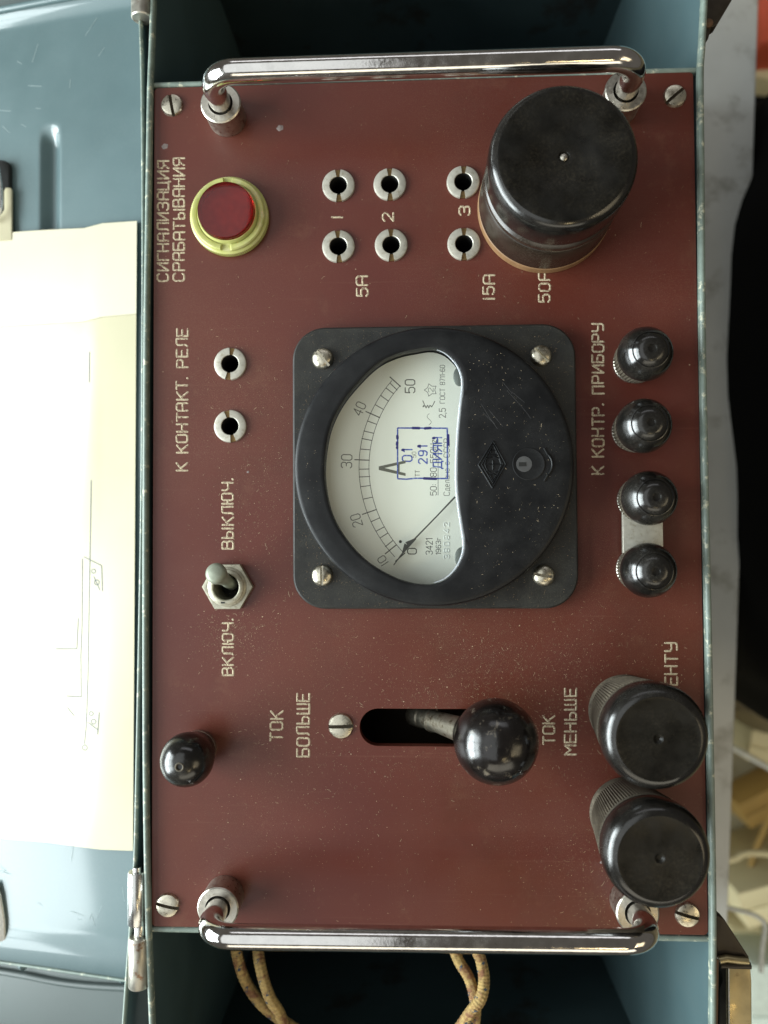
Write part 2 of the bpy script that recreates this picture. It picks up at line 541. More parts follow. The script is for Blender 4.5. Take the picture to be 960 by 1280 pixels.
def plate(outlines, z0, z1, bevel=0.0):
    """flat plate with holes: 2D filled curve, extruded and bevelled; outlines in mm (outer first)"""
    cu = bpy.data.curves.new('tmp', 'CURVE')
    cu.dimensions = '2D'
    cu.fill_mode = 'BOTH'
    cu.extrude = (z1 - z0) / 2 - bevel
    cu.bevel_depth = bevel
    cu.bevel_resolution = 2
    cu.offset = -bevel
    for ol in outlines:
        s = cu.splines.new('POLY')
        s.points.add(len(ol) - 1)
        for i, p in enumerate(ol):
            s.points[i].co = (p[0], p[1], 0, 1)
        s.use_cyclic_u = True
    o = bpy.data.objects.new('tmp', cu)
    COL.objects.link(o)
    dg = bpy.context.evaluated_depsgraph_get()
    me = bpy.data.meshes.new_from_object(o.evaluated_get(dg))
    zc = (z0 + z1) / 2
    V = [(v.co.x, v.co.y, v.co.z + zc) for v in me.vertices]
    F = [tuple(p.vertices) for p in me.polygons]
    bpy.data.objects.remove(o)
    bpy.data.curves.remove(cu)
    bpy.data.meshes.remove(me)
    # weld
    key, idx, VV = {}, [], []
    for v in V:
        k = tuple(round(c, 4) for c in v)
        if k not in key:
            key[k] = len(VV)
            VV.append(v)
        idx.append(key[k])
    FF = []
    for f in F:
        g = []
        for i in f:
            if idx[i] not in g:
                g.append(idx[i])
        if len(g) > 2:
            FF.append(tuple(g))
    return VV, FF


def circle(cx, cy, r, n=48):
    return [(cx + r * math.cos(2 * PI * i / n), cy + r * math.sin(2 * PI * i / n)) for i in range(n)]


# ------------------------------------------------------------------ stroke lettering
G = {
    'С': (4, [[(4, 5), (3.2, 6), (.8, 6), (0, 5), (0, 1), (.8, 0), (3.2, 0), (4, 1)]]),
    'И': (4, [[(0, 6), (0, 0), (4, 6), (4, 0)]]),
    'Г': (3.5, [[(0, 0), (0, 6), (3.5, 6)]]),
    'Н': (4, [[(0, 0), (0, 6)], [(4, 0), (4, 6)], [(0, 3), (4, 3)]]),
    'А': (4, [[(0, 0), (0, 5.2), (.8, 6), (3.2, 6), (4, 5.2), (4, 0)], [(0, 2.7), (4, 2.7)]]),
    'Л': (4, [[(0, 0), (.6, .6), (.6, 5.2), (1.4, 6), (4, 6), (4, 0)]]),
    'З': (4, [[(0, 5.2), (.8, 6), (3.2, 6), (4, 5.2), (4, 3.8), (3.2, 3.1), (1.4, 3.1)], [(3.2, 3.1), (4, 2.3), (4, .8), (3.2, 0), (.8, 0), (0, .8)]]),
    'Ц': (4.4, [[(0, 6), (0, 0), (4.4, 0), (4.4, -1)], [(3.8, 0), (3.8, 6)]]),
    'Я': (4, [[(4, 0), (4, 6), (.8, 6), (0, 5.2), (0, 3.6), (.8, 2.8), (4, 2.8)], [(2, 2.8), (0, 0)]]),
    'Р': (4, [[(0, 0), (0, 6), (3.2, 6), (4, 5.2), (4, 3.6), (3.2, 2.8), (0, 2.8)]]),
    'Б': (4, [[(3.8, 6), (0, 6), (0, 0), (3.2, 0), (4, .8), (4, 2.4), (3.2, 3.2), (0, 3.2)]]),
    'Т': (4, [[(0, 6), (4, 6)], [(2, 6), (2, 0)]]),
    'Ы': (5, [[(0, 6), (0, 0), (2.4, 0), (3.2, .8), (3.2, 2.4), (2.4, 3.2), (0, 3.2)], [(5, 0), (5, 6)]]),
    'В': (4, [[(0, 0), (0, 6), (3, 6), (3.7, 5.3), (3.7, 3.9), (3, 3.2), (0, 3.2)], [(3, 3.2), (4, 2.4), (4, .8), (3.2, 0), (0, 0)]]),
    'К': (4, [[(0, 0), (0, 6)], [(4, 6), (0, 2.6)], [(1.2, 3.7), (4, 0)]]),
    'О': (4, [[(.8, 0), (0, .8), (0, 5.2), (.8, 6), (3.2, 6), (4, 5.2), (4, .8), (3.2, 0), (.8, 0)]]),
    'Е': (3.8, [[(3.8, 6), (0, 6), (0, 0), (3.8, 0)], [(0, 3.1), (3.2, 3.1)]]),
    'П': (4, [[(0, 0), (0, 6), (4, 6), (4, 0)]]),
    'У': (4, [[(0, 6), (0, 3.4), (.8, 2.8), (4, 2.8)], [(4, 6), (4, .8), (3.2, 0), (.6, 0)]]),
    'Ч': (4, [[(0, 6), (0, 3.6), (.8, 2.8), (4, 2.8)], [(4, 6), (4, 0)]]),
    'Ю': (5.4, [[(0, 0), (0, 6)], [(0, 3), (1.8, 3)], [(2.5, 0), (1.8, .8), (1.8, 5.2), (2.5, 6), (4.7, 6), (5.4, 5.2), (5.4, .8), (4.7, 0), (2.5, 0)]]),
    'М': (4.6, [[(0, 0), (0, 6), (2.3, 2.8), (4.6, 6), (4.6, 0)]]),
    'Ь': (3.6, [[(0, 6), (0, 0), (2.8, 0), (3.6, .8), (3.6, 2.4), (2.8, 3.2), (0, 3.2)]]),
    'Ш': (5, [[(0, 6), (0, 0), (5, 0), (5, 6)], [(2.5, 0), (2.5, 6)]]),
    'Д': (4.4, [[(-.3, -1), (-.3, 0), (4.7, 0), (4.7, -1)], [(.5, 0), (1.2, 6), (4, 6), (4, 0)]]),
    '.': (.6, [[(.1, 0), (.4, .35)]]),
    ',': (.8, [[(.4, .4), (.1, -.9)]]),
    ':': (.6, [[(.2, .9), (.4, 1.2)], [(.2, 3.4), (.4, 3.7)]]),
    '-': (2, [[(0, 2.9), (2, 2.9)]]),
    ' ': (2.2, []),
    '0': (3.4, [[(.8, 0), (0, 1), (0, 5), (.8, 6), (2.6, 6), (3.4, 5), (3.4, 1), (2.6, 0), (.8, 0)]]),
    '1': (1.2, [[(0, 4.8), (1.2, 6), (1.2, 0)]]),
    'I': (.6, [[(.3, 0), (.3, 6)]]),
    '2': (3.4, [[(0, 5), (.8, 6), (2.6, 6), (3.4, 5), (3.4, 3.9), (0, 0), (3.4, 0)]]),
    '3': (3.4, [[(0, 5.2), (.8, 6), (2.6, 6), (3.4, 5.2), (3.4, 3.8), (2.6, 3.1), (1.2, 3.1)], [(2.6, 3.1), (3.4, 2.3), (3.4, .8), (2.6, 0), (.8, 0), (0, .8)]]),
    '4': (3.6, [[(2.7, 0), (2.7, 6), (0, 1.7), (3.6, 1.7)]]),
    '5': (3.4, [[(3.2, 6), (.2, 6), (0, 3.2), (.8, 3.7), (2.6, 3.7), (3.4, 2.8), (3.4, 1), (2.6, 0), (.8, 0), (0, .8)]]),
    '6': (3.4, [[(3.2, 5.4), (2.5, 6), (1, 6), (0, 4.6), (0, 1), (.8, 0), (2.6, 0), (3.4, 1), (3.4, 2.5), (2.6, 3.4), (.8, 3.4), (0, 2.6)]]),
    '7': (3.2, [[(0, 6), (3.2, 6), (1.2, 0)]]),
    '8': (3.4, [[(.8, 3.1), (0, 4), (0, 5.2), (.8, 6), (2.6, 6), (3.4, 5.2), (3.4, 4), (2.6, 3.1), (.8, 3.1), (0, 2.2), (0, .9), (.8, 0), (2.6, 0), (3.4, .9), (3.4, 2.2), (2.6, 3.1)]]),
    '9': (3.4, [[(.2, .6), (1, 0), (2.4, 0), (3.4, 1.4), (3.4, 5), (2.6, 6), (.8, 6), (0, 5), (0, 3.5), (.8, 2.6), (2.6, 2.6), (3.4, 3.4)]]),
    'H': (3.6, [[(0, 0), (0, 6)], [(3.6, 0), (3.6, 6)], [(0, 3), (3.6, 3)]]),
    'z': (2.4, [[(0, 3.8), (2.4, 3.8), (0, 0), (2.4, 0)]]),
    'е': (2.8, [[(0, 2.1), (2.8, 2.1), (2.8, 3.2), (2, 4), (.8, 4), (0, 3.2), (0, .8), (.8, 0), (2.4, 0)]]),
    'д': (3, [[(-.2, -.8), (-.2, 0), (3.2, 0), (3.2, -.8)], [(.4, 0), (.8, 4), (2.7, 4), (2.7, 0)]]),
    'л': (2.8, [[(0, 0), (.8, 4), (2.8, 4), (2.8, 0)]]),
    'а': (2.8, [[(.2, 4), (2, 4), (2.8, 3.2), (2.8, 0), (.6, 0), (0, .6), (0, 1.6), (.6, 2.3), (2.8, 2.3)]]),
    'н': (2.8, [[(0, 0), (0, 4)], [(2.8, 0), (2.8, 4)], [(0, 2), (2.8, 2)]]),
    'о': (2.8, [[(.8, 0), (0, .8), (0, 3.2), (.8, 4), (2, 4), (2.8, 3.2), (2.8, .8), (2, 0), (.8, 0)]]),
    'в': (2.6, [[(0, 0), (0, 4), (1.9, 4), (2.4, 3.4), (2.4, 2.6), (1.9, 2.1), (0, 2.1)], [(1.9, 2.1), (2.6, 1.5), (2.6, .6), (2, 0), (0, 0)]]),
    'г': (2.2, [[(0, 0), (0, 4), (2.2, 4)]]),
    'Э': (4, [[(0, 5.2), (.8, 6), (3.2, 6), (4, 5.2), (4, .8), (3.2, 0), (.8, 0), (0, .8)], [(1, 3), (4, 3)]]),
}
ALIAS = {'С': 'С'}


def ridge(polys, w, h):
    """roof-shaped strokes (3D polylines in mm) with rounded ends"""
    V, F = [], []
    for pl in polys:
        for a, b in zip(pl[:-1], pl[1:]):
            a, b = Vector(a), Vector(b)
            d = Vector((b.x - a.x, b.y - a.y, 0))
            if d.length < 1e-6:
                continue
            d.normalize()
            s = Vector((-d.y, d.x, 0))
            up = Vector((0, 0, h))
            k = len(V)
            c = 0.7071
            ring = [a + s * w, a + (s * c - d * c) * w, a - d * w, a + (-s * c - d * c) * w, a - s * w,
                    b - s * w, b + (-s * c + d * c) * w, b + d * w, b + (s * c + d * c) * w, b + s * w]
            V += ring + [a + up, b + up]
            A, B = k + 10, k + 11
            for i in range(4):
                F.append((k + i, k + i + 1, A))
            for i in range(5, 9):
                F.append((k + i, k + i + 1, B))
            F.append((k + 4, k + 5, B, A))
            F.append((k + 9, k + 0, A, B))
    return V, F


def text_strokes(s, px, py0, py1, hpx, z, ang=0.0, jitter=0.0, gap=1.7):
    """text reading UP the photograph: baseline pixel column px (letters rise to the left),
    from pixel row py0 (start) to py1 (end); returns 3D polylines"""
    tot = sum(G[c][0] for c in s) + gap * (len(s) - 1)
    sc = abs(py0 - py1) / tot
    sv = hpx / 6.0
    out = []
    u = 0
    for ch in s:
        w, pls = G[ch]
        jx, jy = random.uniform(-jitter, jitter), random.uniform(-jitter, jitter)
        for pl in pls:
            q = []
            for a, b in pl:
                du, dv = (u + a) * sc, b * sv
                x = -dv * math.cos(ang) + du * math.sin(ang)
                y = -du * math.cos(ang) - dv * math.sin(ang)
                q.append(W(px + x + jx, py0 + y + jy, z))
            out.append(q)
        u += w + gap
    return out


# ================================================================== CARRYING CASE
case = empty('carrying_case', (0, 0, -150), 'open grey-blue metal carrying case with its lid folded out to the left', 'case')
CT = 2.0          # top of the rims


def wall_sweep(pts, th, z0, z1):
    """pts: list of (x, y) mm; vertical sheet with rounded top edge"""
    ls = []
    for i, p in enumerate(pts):
        a = Vector(pts[max(0, i - 1)]).to_2d() if False else Vector((pts[max(0, i - 1)][0], pts[max(0, i - 1)][1]))
        b = Vector((pts[min(len(pts) - 1, i + 1)][0], pts[min(len(pts) - 1, i + 1)][1]))
        t = (b - a).normalized()
        n = Vector((-t.y, t.x))
        prof = [(-th / 2, z0), (-th / 2, z1 - th / 2)]
        for k in range(1, 6):
            an = PI - PI * k / 6
            prof.append((th / 2 * math.cos(an), z1 - th / 2 + th / 2 * math.sin(an)))
        prof += [(th / 2, z1 - th / 2), (th / 2, z0)]
        ls.append([(p[0] + n.x * u, p[1] + n.y * u, z) for u, z in prof])
    return loops(ls, True, True, True)


def px_path(pp, z):
    return [(v.x, v.y) for v in (W(x, y, z) for x, y in pp)]


YB, YT = -190.0, 195.0
lw = px_path([(190, 0), (188, 60), (186, 110), (184.5, 200), (183, 300), (181.5, 400), (180.5, 560), (180, 760), (180.5, 960), (182.5, 1100), (184.5, 1180), (188.5, 1280)], CT)
rw = px_path([(882, 0), (879, 60), (877, 95), (878, 200), (879.5, 400), (882.5, 570), (887, 780), (890.5, 975), (893, 1143), (892.5, 1280)], CT)
lw = [(lw[0][0], YT)] + [(v.x, v.y) for v in spline([(x, y, 0) for x, y in lw], 3)] + [(lw[-1][0], YB)]
rw = [(rw[0][0], YT)] + [(v.x, v.y) for v in spline([(x, y, 0) for x, y in rw], 3)] + [(rw[-1][0], YB)]


def z_split(pts, th):
    """painted sheet + worn rolled edge"""
    return wall_sweep(pts, th, -150, CT - 1.2), wall_sweep(pts, th + 0.5, CT - 1.9, CT)


for nm, pts, th in (('side_wall', lw, 1.0), ('side_wall', rw, 1.2)):
    a, b_ = z_split(pts, th)
    w_ = obj(nm, a, M['paint'], case)
    obj('rim', b_, M['rim'], w_)
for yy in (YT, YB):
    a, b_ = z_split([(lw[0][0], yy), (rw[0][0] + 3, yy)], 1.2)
    w_ = obj('end_wall', a, M['paint_shade'], case)
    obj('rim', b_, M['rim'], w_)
obj('case_bottom', box(lw[0][0] - 2, rw[0][0] + 4, YB, YT, -151.2, -150), M['paint'], case)
# partitions that border the panel recess
pt = px_path([(189, 106), (400, 99.5), (640, 93), (874, 87)], 0)
pb = px_path([(186, 1162), (400, 1166), (640, 1170), (890, 1174.5)], 0)
for pp in (pt, pb):
    a = wall_sweep(pp, 0.9, -148, -0.7)
    b_ = wall_sweep(pp, 1.5, -1.6, 0.35)
    w_ = obj('partition', a, M['paint'], case)
    obj('rim', b_, M['rim'], w_)

# hinges ------------------------------------------------------------
def barrel(px0, px1, py0, py1, z, m, parent, name='hinge_barrel', hollow=True):
    a, b_ = W((px0 + px1) / 2, py0, z), W((px0 + px1) / 2, py1, z)
    r = (px1 - px0) / 2 / k_at(z)
    L = (a - b_).length
    prof = [(r * 0.45, -1.2), (r * 0.5, 0.0), (r * 0.9, 0.0), (r, 0.35), (r * 1.0, L * 0.5), (r, L - 0.35), (r * 0.9, L), (0.1, L)]
    g = lathe(prof, 40, True, True)
    d = (b_ - a).normalized()
    q = Vector((0, 0, 1)).rotation_difference(d).to_matrix()
    return obj(name, xf(g, q), m, parent, at=a)


hz = 0.2
hinge = obj('hinge', join(box(-81.8, -78.2, -113, -104, -14, -1.2, 0.3)), M['steel_hinge'], case)
barrel(160, 183, 1089, 1155, hz, M['steel_hinge'], hinge)
barrel(168, 182, 1150, 1178, hz, M['steel_hinge'], hinge, 'hinge_pin')
barrel(161, 187, 1170, 1233, hz, M['steel_old'], hinge)
hinge2 = obj('hinge', box(-81.8, -78.2, 139, 148, -14, -1.2, 0.3), M['steel_hinge'], case)
barrel(164, 191, -40, 24, hz, M['steel_old'], hinge2)

# latches on the right-hand side ---------------------------------------
def flat_px(pp, z0, z1, bev=0.15):
    return plate([[(v.x, v.y) for v in (W(x, y, z1) for x, y in pp)]], z0, z1, bev)


latch = obj('latch', flat_px([(893, 1143), (900, 1145), (906, 1150), (936, 1196), (937, 1200), (903, 1201), (893, 1196)], -9, -5, 0.4), M['bronze'], case)
obj('hinge_bar', tube([W(899, 1200, -4), W(908, 1198, -4), (W(922, 1200, -4)), W(935, 1201, -4)], 1.0, 14), M['olive_strap'], latch)
obj('hinge_pin', tube([W(900, 1206, -5), W(938, 1207, -5)], 0.9, 14), M['bronze'], latch)
obj('strap', flat_px([(910.8, 1209), (938, 1209), (939.5, 1226), (940, 1300), (911, 1300)], -7, -5, 0.25), M['olive_strap'], latch)
obj('strap_edge', tube([W(911, 1208, -4.6), W(911.5, 1300, -4.6)], 0.22, 8), M['nickel'], latch)
obj('side_strap', flat_px([(892.5, 1196), (899, 1201), (897.5, 1300), (888, 1300)], -5, -2, 0.3), M['rust'], latch)
obj('dark_gap_fill', flat_px([(898, 1208), (902, 1216), (903, 1228), (899, 1236), (899, 1300), (912, 1300), (912, 1208)], -16, -12, 0.3), M['black_paint'], latch)  # black sheet put in for the dark gap beside the strap
latch2 = obj('latch', flat_px([(884, -40), (925, -40), (916, -2), (897, 30), (893, 33), (889.5, 33.5), (886, 47), (882.5, 50)], -9, -5, 0.4), M['bronze'], case)
obj('rivet', xf(lathe([(1.3, 0), (1.3, .6), (0.8, 1.1), (.1, 1.2)], 16)), M['rust'], latch2, at=W(885, 30, -5))

# lid --------------------------------------------------------------------
TH = R(11)
HINGE = Vector((-80.5, 0, -1.0))
LN = Vector((-math.sin(TH), 0, math.cos(TH)))
LX = Vector((math.cos(TH), 0, math.sin(TH)))        # towards the hinge, in the lid plane


def LW(px, py, depth):
    """pixel -> point on the lid plane `depth` mm under the hinge-level plane"""
    P0 = HINGE - Vector((0, 0, depth))
    d = ray(px, py)
    return CAM + d * ((P0 - CAM).dot(LN) / d.dot(LN))


lidE = bpy.data.objects.new('lid', None)
lidE.empty_display_size = 0.01
COL.objects.link(lidE)
lidE.parent = case
lidE.location = HINGE * MM - origin_of(case)
# the near rim of the lid
rimpath = [W(x, y, 0.0) for x, y in ((172, -60), (173, 0), (175, 40), (177, 130), (178, 300), (177.5, 500), (176, 650), (173.5, 800), (170.5, 950), (167, 1090), (158.5, 1208), (153.5, 1280), (150, 1330))]
rimpath = [(v.x, v.y) for v in spline(rimpath, 4)]
rimpath = [(rimpath[0][0], YT - 1)] + [p for p in rimpath if YB < p[1] < YT - 3] + [(rimpath[-1][0], YB + 1)]
obj('lid_wall', wall_sweep(rimpath, 0.8, -30, -0.9), M['paint_lid'], lidE)
obj('lid_rim', wall_sweep(rimpath, 1.0, -1.6, -0.2), M['rim'], lidE)
# inner plate as a height field: pressed groove, rolled top, turned-up foot
D_PLATE = 25.0
yT0 = LW(60, 12, D_PLATE).y
yB0 = LW(80, 1203, D_PLATE).y
gx = LW(78, 220, D_PLATE)
g_x = (gx - HINGE).dot(LX)
g_y1 = LW(78, 152, D_PLATE).y
g_y0 = LW(78, 700, D_PLATE).y


def plate_h(u, y):
    h = 0.0
    # pressed groove, sharp left side
    dx = u - g_x
    ly = min(1.0, max(0.0, (g_y1 - y) / 7.0)) * min(1.0, max(0.0, (y - g_y0) / 7.0))
    ly = ly * ly * (3 - 2 * ly)
    if abs(dx) < 4.2:
        h -= 3.0 * ly * (0.5 + 0.5 * math.cos(PI * dx / 4.2)) ** 0.8
    # top roll: rises towards the end
    t = (y - (yT0 - 5)) / 5.0
    if t > 0:
        h += 3.0 * min(1, t) ** 2
    # foot: soft fold then a lip
    t = ((yB0 + 10.0) - y) / 10.0
    if t > 0:
        h += 4.5 * min(1.0, t) ** 2
    h += 0.25 * math.sin(y * 0.03) * math.sin(u * 0.05 + 1)
    return h


us = [-165 + i * 2.5 for i in range(36)] + [-75 + i * 0.6 for i in range(int(73 / 0.6))]
ys = []
y = yB0
while y < yT0:
    ys.append(y)
    y += 0.8 if (y < yB0 + 12 or y > yT0 - 8 or abs(y - g_y1) < 12) else 3.0
ys.append(yT0)
V, F = [], []
for y in ys:
    for u in us:
        V.append(HINGE - Vector((0, 0, D_PLATE)) + LX * u + LN * plate_h(u, y) + Vector((0, y - HINGE.y, 0)))
nu = len(us)
for j in range(len(ys) - 1):
    for i in range(nu - 1):
        F.append((j * nu + i, j * nu + i + 1, (j + 1) * nu + i + 1, (j + 1) * nu + i))
V = [v - HINGE for v in V]
ip = obj('inner_plate', (V, F), M['paint_lid'], lidE, at=HINGE, angle=60)
edge = [HINGE - Vector((0, 0, D_PLATE)) + LX * u + LN * (plate_h(u, yB0)) + Vector((0, yB0, 0)) for u in (-165, -120, -80, -40, -3)]
obj('folded_edge', tube(edge, 0.45, 10), M['rim'], ip)
edge = [HINGE - Vector((0, 0, D_PLATE)) + LX * u + LN * (plate_h(u, yT0)) + Vector((0, yT0 + .3, 0)) for u in (-165, -120, -80, -40, -3)]
obj('folded_edge', tube(edge, 1.1, 12), M['paint_lid'], ip)
sc = []
for _ in range(26):
    u0, y0 = random.uniform(-62, -6), random.choice((random.uniform(yB0 + 12, yB0 + 45), random.uniform(g_y1 - 10, yT0 - 6)))
    a0, l0_ = random.uniform(0, 3.1), random.uniform(1, 7)
    sc.append([HINGE - Vector((0, 0, D_PLATE)) + LX * (u0 + t * l0_ * math.cos(a0)) + LN * (plate_h(u0, y0 + t * l0_ * math.sin(a0)) + 0.03) + Vector((0, y0 + t * l0_ * math.sin(a0), 0)) - HINGE for t in (0, .5, 1)])
setp(obj('scratches', ridge(sc, 0.09, 0.03), M['scuff'], ip, at=HINGE, smooth=False), kind='stuff')
# lid shell: floor under the plate and far walls
V = []
for u, y, h in ((-165, YB + 1, -4), (-1, YB + 1, -4), (-1, YT - 1, -4), (-165, YT - 1, -4)):
    V.append(HINGE - Vector((0, 0, D_PLATE)) + LX * u + LN * h + Vector((0, y, 0)) - HINGE)
V2 = [v - LN * 1.0 for v in V]
obj('lid_floor', (V + V2, [(0, 1, 2, 3), (7, 6, 5, 4), (0, 4, 5, 1), (1, 5, 6, 2), (2, 6, 7, 3), (3, 7, 4, 0)]), M['lid_shade'], lidE, at=HINGE, smooth=False)
for yy in (YB + 1, YT - 1):
    a = [HINGE + LX * u + Vector((0, yy, 0)) for u in (-165, -1)]
    dn = -LN * 30
    th = Vector((0, 0.8, 0))
    V = [a[0] - th / 2, a[1] - th / 2, a[1] + th / 2, a[0] + th / 2]
    V = V + [v + dn for v in V]
    obj('lid_end_wall', ([v - HINGE for v in V], [(0, 1, 2, 3), (7, 6, 5, 4), (0, 4, 5, 1), (1, 5, 6, 2), (2, 6, 7, 3), (3, 7, 4, 0)]), M['paint_lid'], lidE, at=HINGE, smooth=False)
# pressed bead across the foot of the lid, and its two weld bumps
bead = spline([LW(x, y, D_PLATE + 3.6) for x, y in ((-60, 1207), (-20, 1211), (0, 1214), (35, 1220), (70, 1227), (110, 1232), (160, 1235))], 5)
obj('pressed_bead', tube(bead, 1.1, 14), M['lid_shade'], lidE)
for px, py in ((28, 1208), (153, 1224)):
    c = LW(px, py, D_PLATE + 2.6)
    obj('weld_bump', tube([c + Vector((-1.6, 0.2, -.6)), c, c + Vector((2.2, 1.2, -.4))], 1.3, 12, rfun=lambda i, r: (0.7, 1.5, 0.9)[i]), M['paint_lid'], lidE)
# lid catch at the left edge of the frame
ct = LW(2, 240, 19)
catch = obj('lid_catch', plate([[(x, y) for x, y, _ in rrect(-14, 1.9, -10.5, 11, 3.0, 0)]], -4, 0, 0.6), M['black_paint'], lidE, at=LW(5, 240, 23))
obj('catch_loop', tube([LW(-6, 200, 21), LW(-2, 210, 21), LW(1, 230, 21), LW(2, 255, 21), LW(-1, 268, 21), LW(-8, 276, 21)], 0.55, 10), M['chrome'], catch)
obj('catch_tab', flat_px([(5, 238), (7, 234.5), (13, 234.5), (14.5, 237), (14.5, 300), (-20, 300), (-20, 275), (0, 270), (5, 262)], -36, -35, 0.2), M['paper'], catch)
obj('corner_plate', flat_px([(-60, 1105), (-5, 1105), (1, 1120), (6, 1150), (7.5, 1180), (7, 1196), (0, 1200), (-60, 1204)], -38, -36, 0.5), M['nickel'], lidE)

# ================================================================== PAPER
sheet = empty('paper_sheet', LW(90, 660, D_PLATE - 0.6), 'large cream paper sheet with a faint pencilled circuit diagram, tucked inside the open lid', 'paper')
top = [(-200, 306), (-60, 297), (0, 291), (60, 287), (105, 285), (128, 279), (171, 276)]
bot = [(-200, 1030), (-60, 1042), (0, 1048), (60, 1053), (95, 1058), (125, 1062), (166, 1063.5)]


def lerp(a, b_, t):
    return a + (b_ - a) * t


def sheet_pt(s, t, lift=0.0):
    """s 0..1 across (left to right), t 0..1 from top to bottom"""
    n = len(top) - 1
    f = min(n - 1e-6, s * n)
    i = int(f)
    g = f - i
    a = (lerp(top[i][0], top[i + 1][0], g), lerp(top[i][1], top[i + 1][1], g))
    c = (lerp(bot[i][0], bot[i + 1][0], g), lerp(bot[i][1], bot[i + 1][1], g))
    d = D_PLATE - 0.9 - lift - 0.35 * math.sin(s * 9 + t * 4) * math.sin(t * 6) - 0.3
    if t > 0.93:
        d -= 0.6 * ((t - 0.93) / 0.07) ** 2 * (1 if s > .6 else 0.4)
    return LW(lerp(a[0], c[0], t), lerp(a[1], c[1], t), d)


V, F = [], []
NS, NT = 48, 60
for j in range(NT + 1):
    for i in range(NS + 1):
        V.append(sheet_pt(i / NS, j / NT) - LW(90, 660, D_PLATE - 0.6))
for j in range(NT):
    for i in range(NS):
        k = j * (NS + 1) + i
        F.append((k, k + 1, k + NS + 2, k + NS + 1))
nV = len(V)
V += [v - LN * 0.12 for v in V]
F += [tuple(i + nV for i in f[::-1]) for f in F]
bord = [i for i in range(NS + 1)] + [(j * (NS + 1) + NS) for j in range(1, NT + 1)] + [NT * (NS + 1) + i for i in range(NS - 1, -1, -1)] + [j * (NS + 1) for j in range(NT - 1, 0, -1)]
for a, b_ in zip(bord, bord[1:] + bord[:1]):
    F.append((b_, a, a + nV, b_ + nV))
O_S = LW(90, 660, D_PLATE - 0.6)
obj('leaf', (V, F), M['paper'], sheet, at=O_S, angle=70)
# folded-over flap at the head of the sheet
V, F = [], []
FT = (0, 0.152)
for j in range(9):
    for i in range(NS + 1):
        s = i / NS
        t = 0.0005 + (0.147 + 0.012 * (1 - s)) * j / 8
        V.append(sheet_pt(s, t, 0.30 + 0.35 * math.sin(PI * j / 8)) - O_S)
for j in range(8):
    for i in range(NS):
        k = j * (NS + 1) + i
        F.append((k, k + 1, k + NS + 2, k + NS + 1))
nV = len(V)
V += [v - LN * 0.12 for v in V]
F += [tuple(i + nV for i in f[::-1]) for f in F]
bord = [i for i in range(NS + 1)] + [(j * (NS + 1) + NS) for j in range(1, 9)] + [8 * (NS + 1) + i for i in range(NS - 1, -1, -1)] + [j * (NS + 1) for j in range(7, 0, -1)]
for a, b_ in zip(bord, bord[1:] + bord[:1]):
    F.append((b_, a, a + nV, b_ + nV))
obj('folded_flap', (V, F), M['paper_fold'], sheet, at=O_S, angle=70)
pl = []
dd = D_PLATE - 0.9 + 0.0


def lead(pp, dz=1.15):
    q = []
    for (x, y), (x2, y2) in zip(pp[:-1], pp[1:]):
        for i in range(14):
            q.append((lerp(x, x2, i / 14), lerp(y, y2, i / 14)))
    q.append(pp[-1])
    out = []
    for x, y in q:
        # find s, t on the sheet for that pixel
        t = 0.5
        s = 0.8
        for _ in range(4):
            n = len(top) - 1
            f = min(n - 1e-6, max(0, s * n))
            i = int(f)
            g = f - i
            ty = lerp(top[i][1], top[i + 1][1], g)
            by = lerp(bot[i][1], bot[i + 1][1], g)
            t = (y - ty) / (by - ty)
            for i in range(n):
                x0, x1 = lerp(top[i][0], bot[i][0], t), lerp(top[i + 1][0], bot[i + 1][0], t)
                if x0 <= x <= x1:
                    s = (i + (x - x0) / (x1 - x0)) / n
        out.append(sheet_pt(s, t, 0.05) - O_S)
    return out


for pp in ([(112, 440), (111.5, 478)], [(114, 600), (112, 720), (110, 840), (108, 905), (105.5, 930)], [(103, 698), (102.6, 780), (101, 820), (101.6, 871), (83, 870)],
           [(98, 772), (96, 811), (70, 811)], [(105, 696), (127, 707), (128, 739)], [(84, 884), (93, 895)],
           [(124, 890), (122, 918)], [(117, 720), (125, 738)], [(110, 903), (122, 912)]):
    pl.append(lead(pp))
for cx, cy, r in ((106, 934.5, 3.2), (117, 714, 2.6), (121, 728, 3.2), (114, 892, 2.6), (117, 902, 3)):
    pl.append(lead([(cx + r * math.cos(a * PI / 6), cy + r * math.sin(a * PI / 6)) for a in range(13)]))
V, F = [], []
for p in pl:
    for a, b_ in zip(p[:-1], p[1:]):
        d = b_ - a
        if d.length < 1e-6:
            continue
        s = d.cross(LN).normalized() * 0.17
        k = len(V)
        V += [a + s, b_ + s, b_ - s, a - s]
        F.append((k, k + 1, k + 2, k + 3))
obj('pencil_drawing', (V, F), M['pencil'], sheet, at=O_S)

# ================================================================== INSTRUMENT
inst = empty('test_instrument', (0, 0, -60), 'red-brown instrument panel with black ammeter, knobs, sockets and two chrome handles', 'electrical tester')
PW, PH = 75.75, 117.9
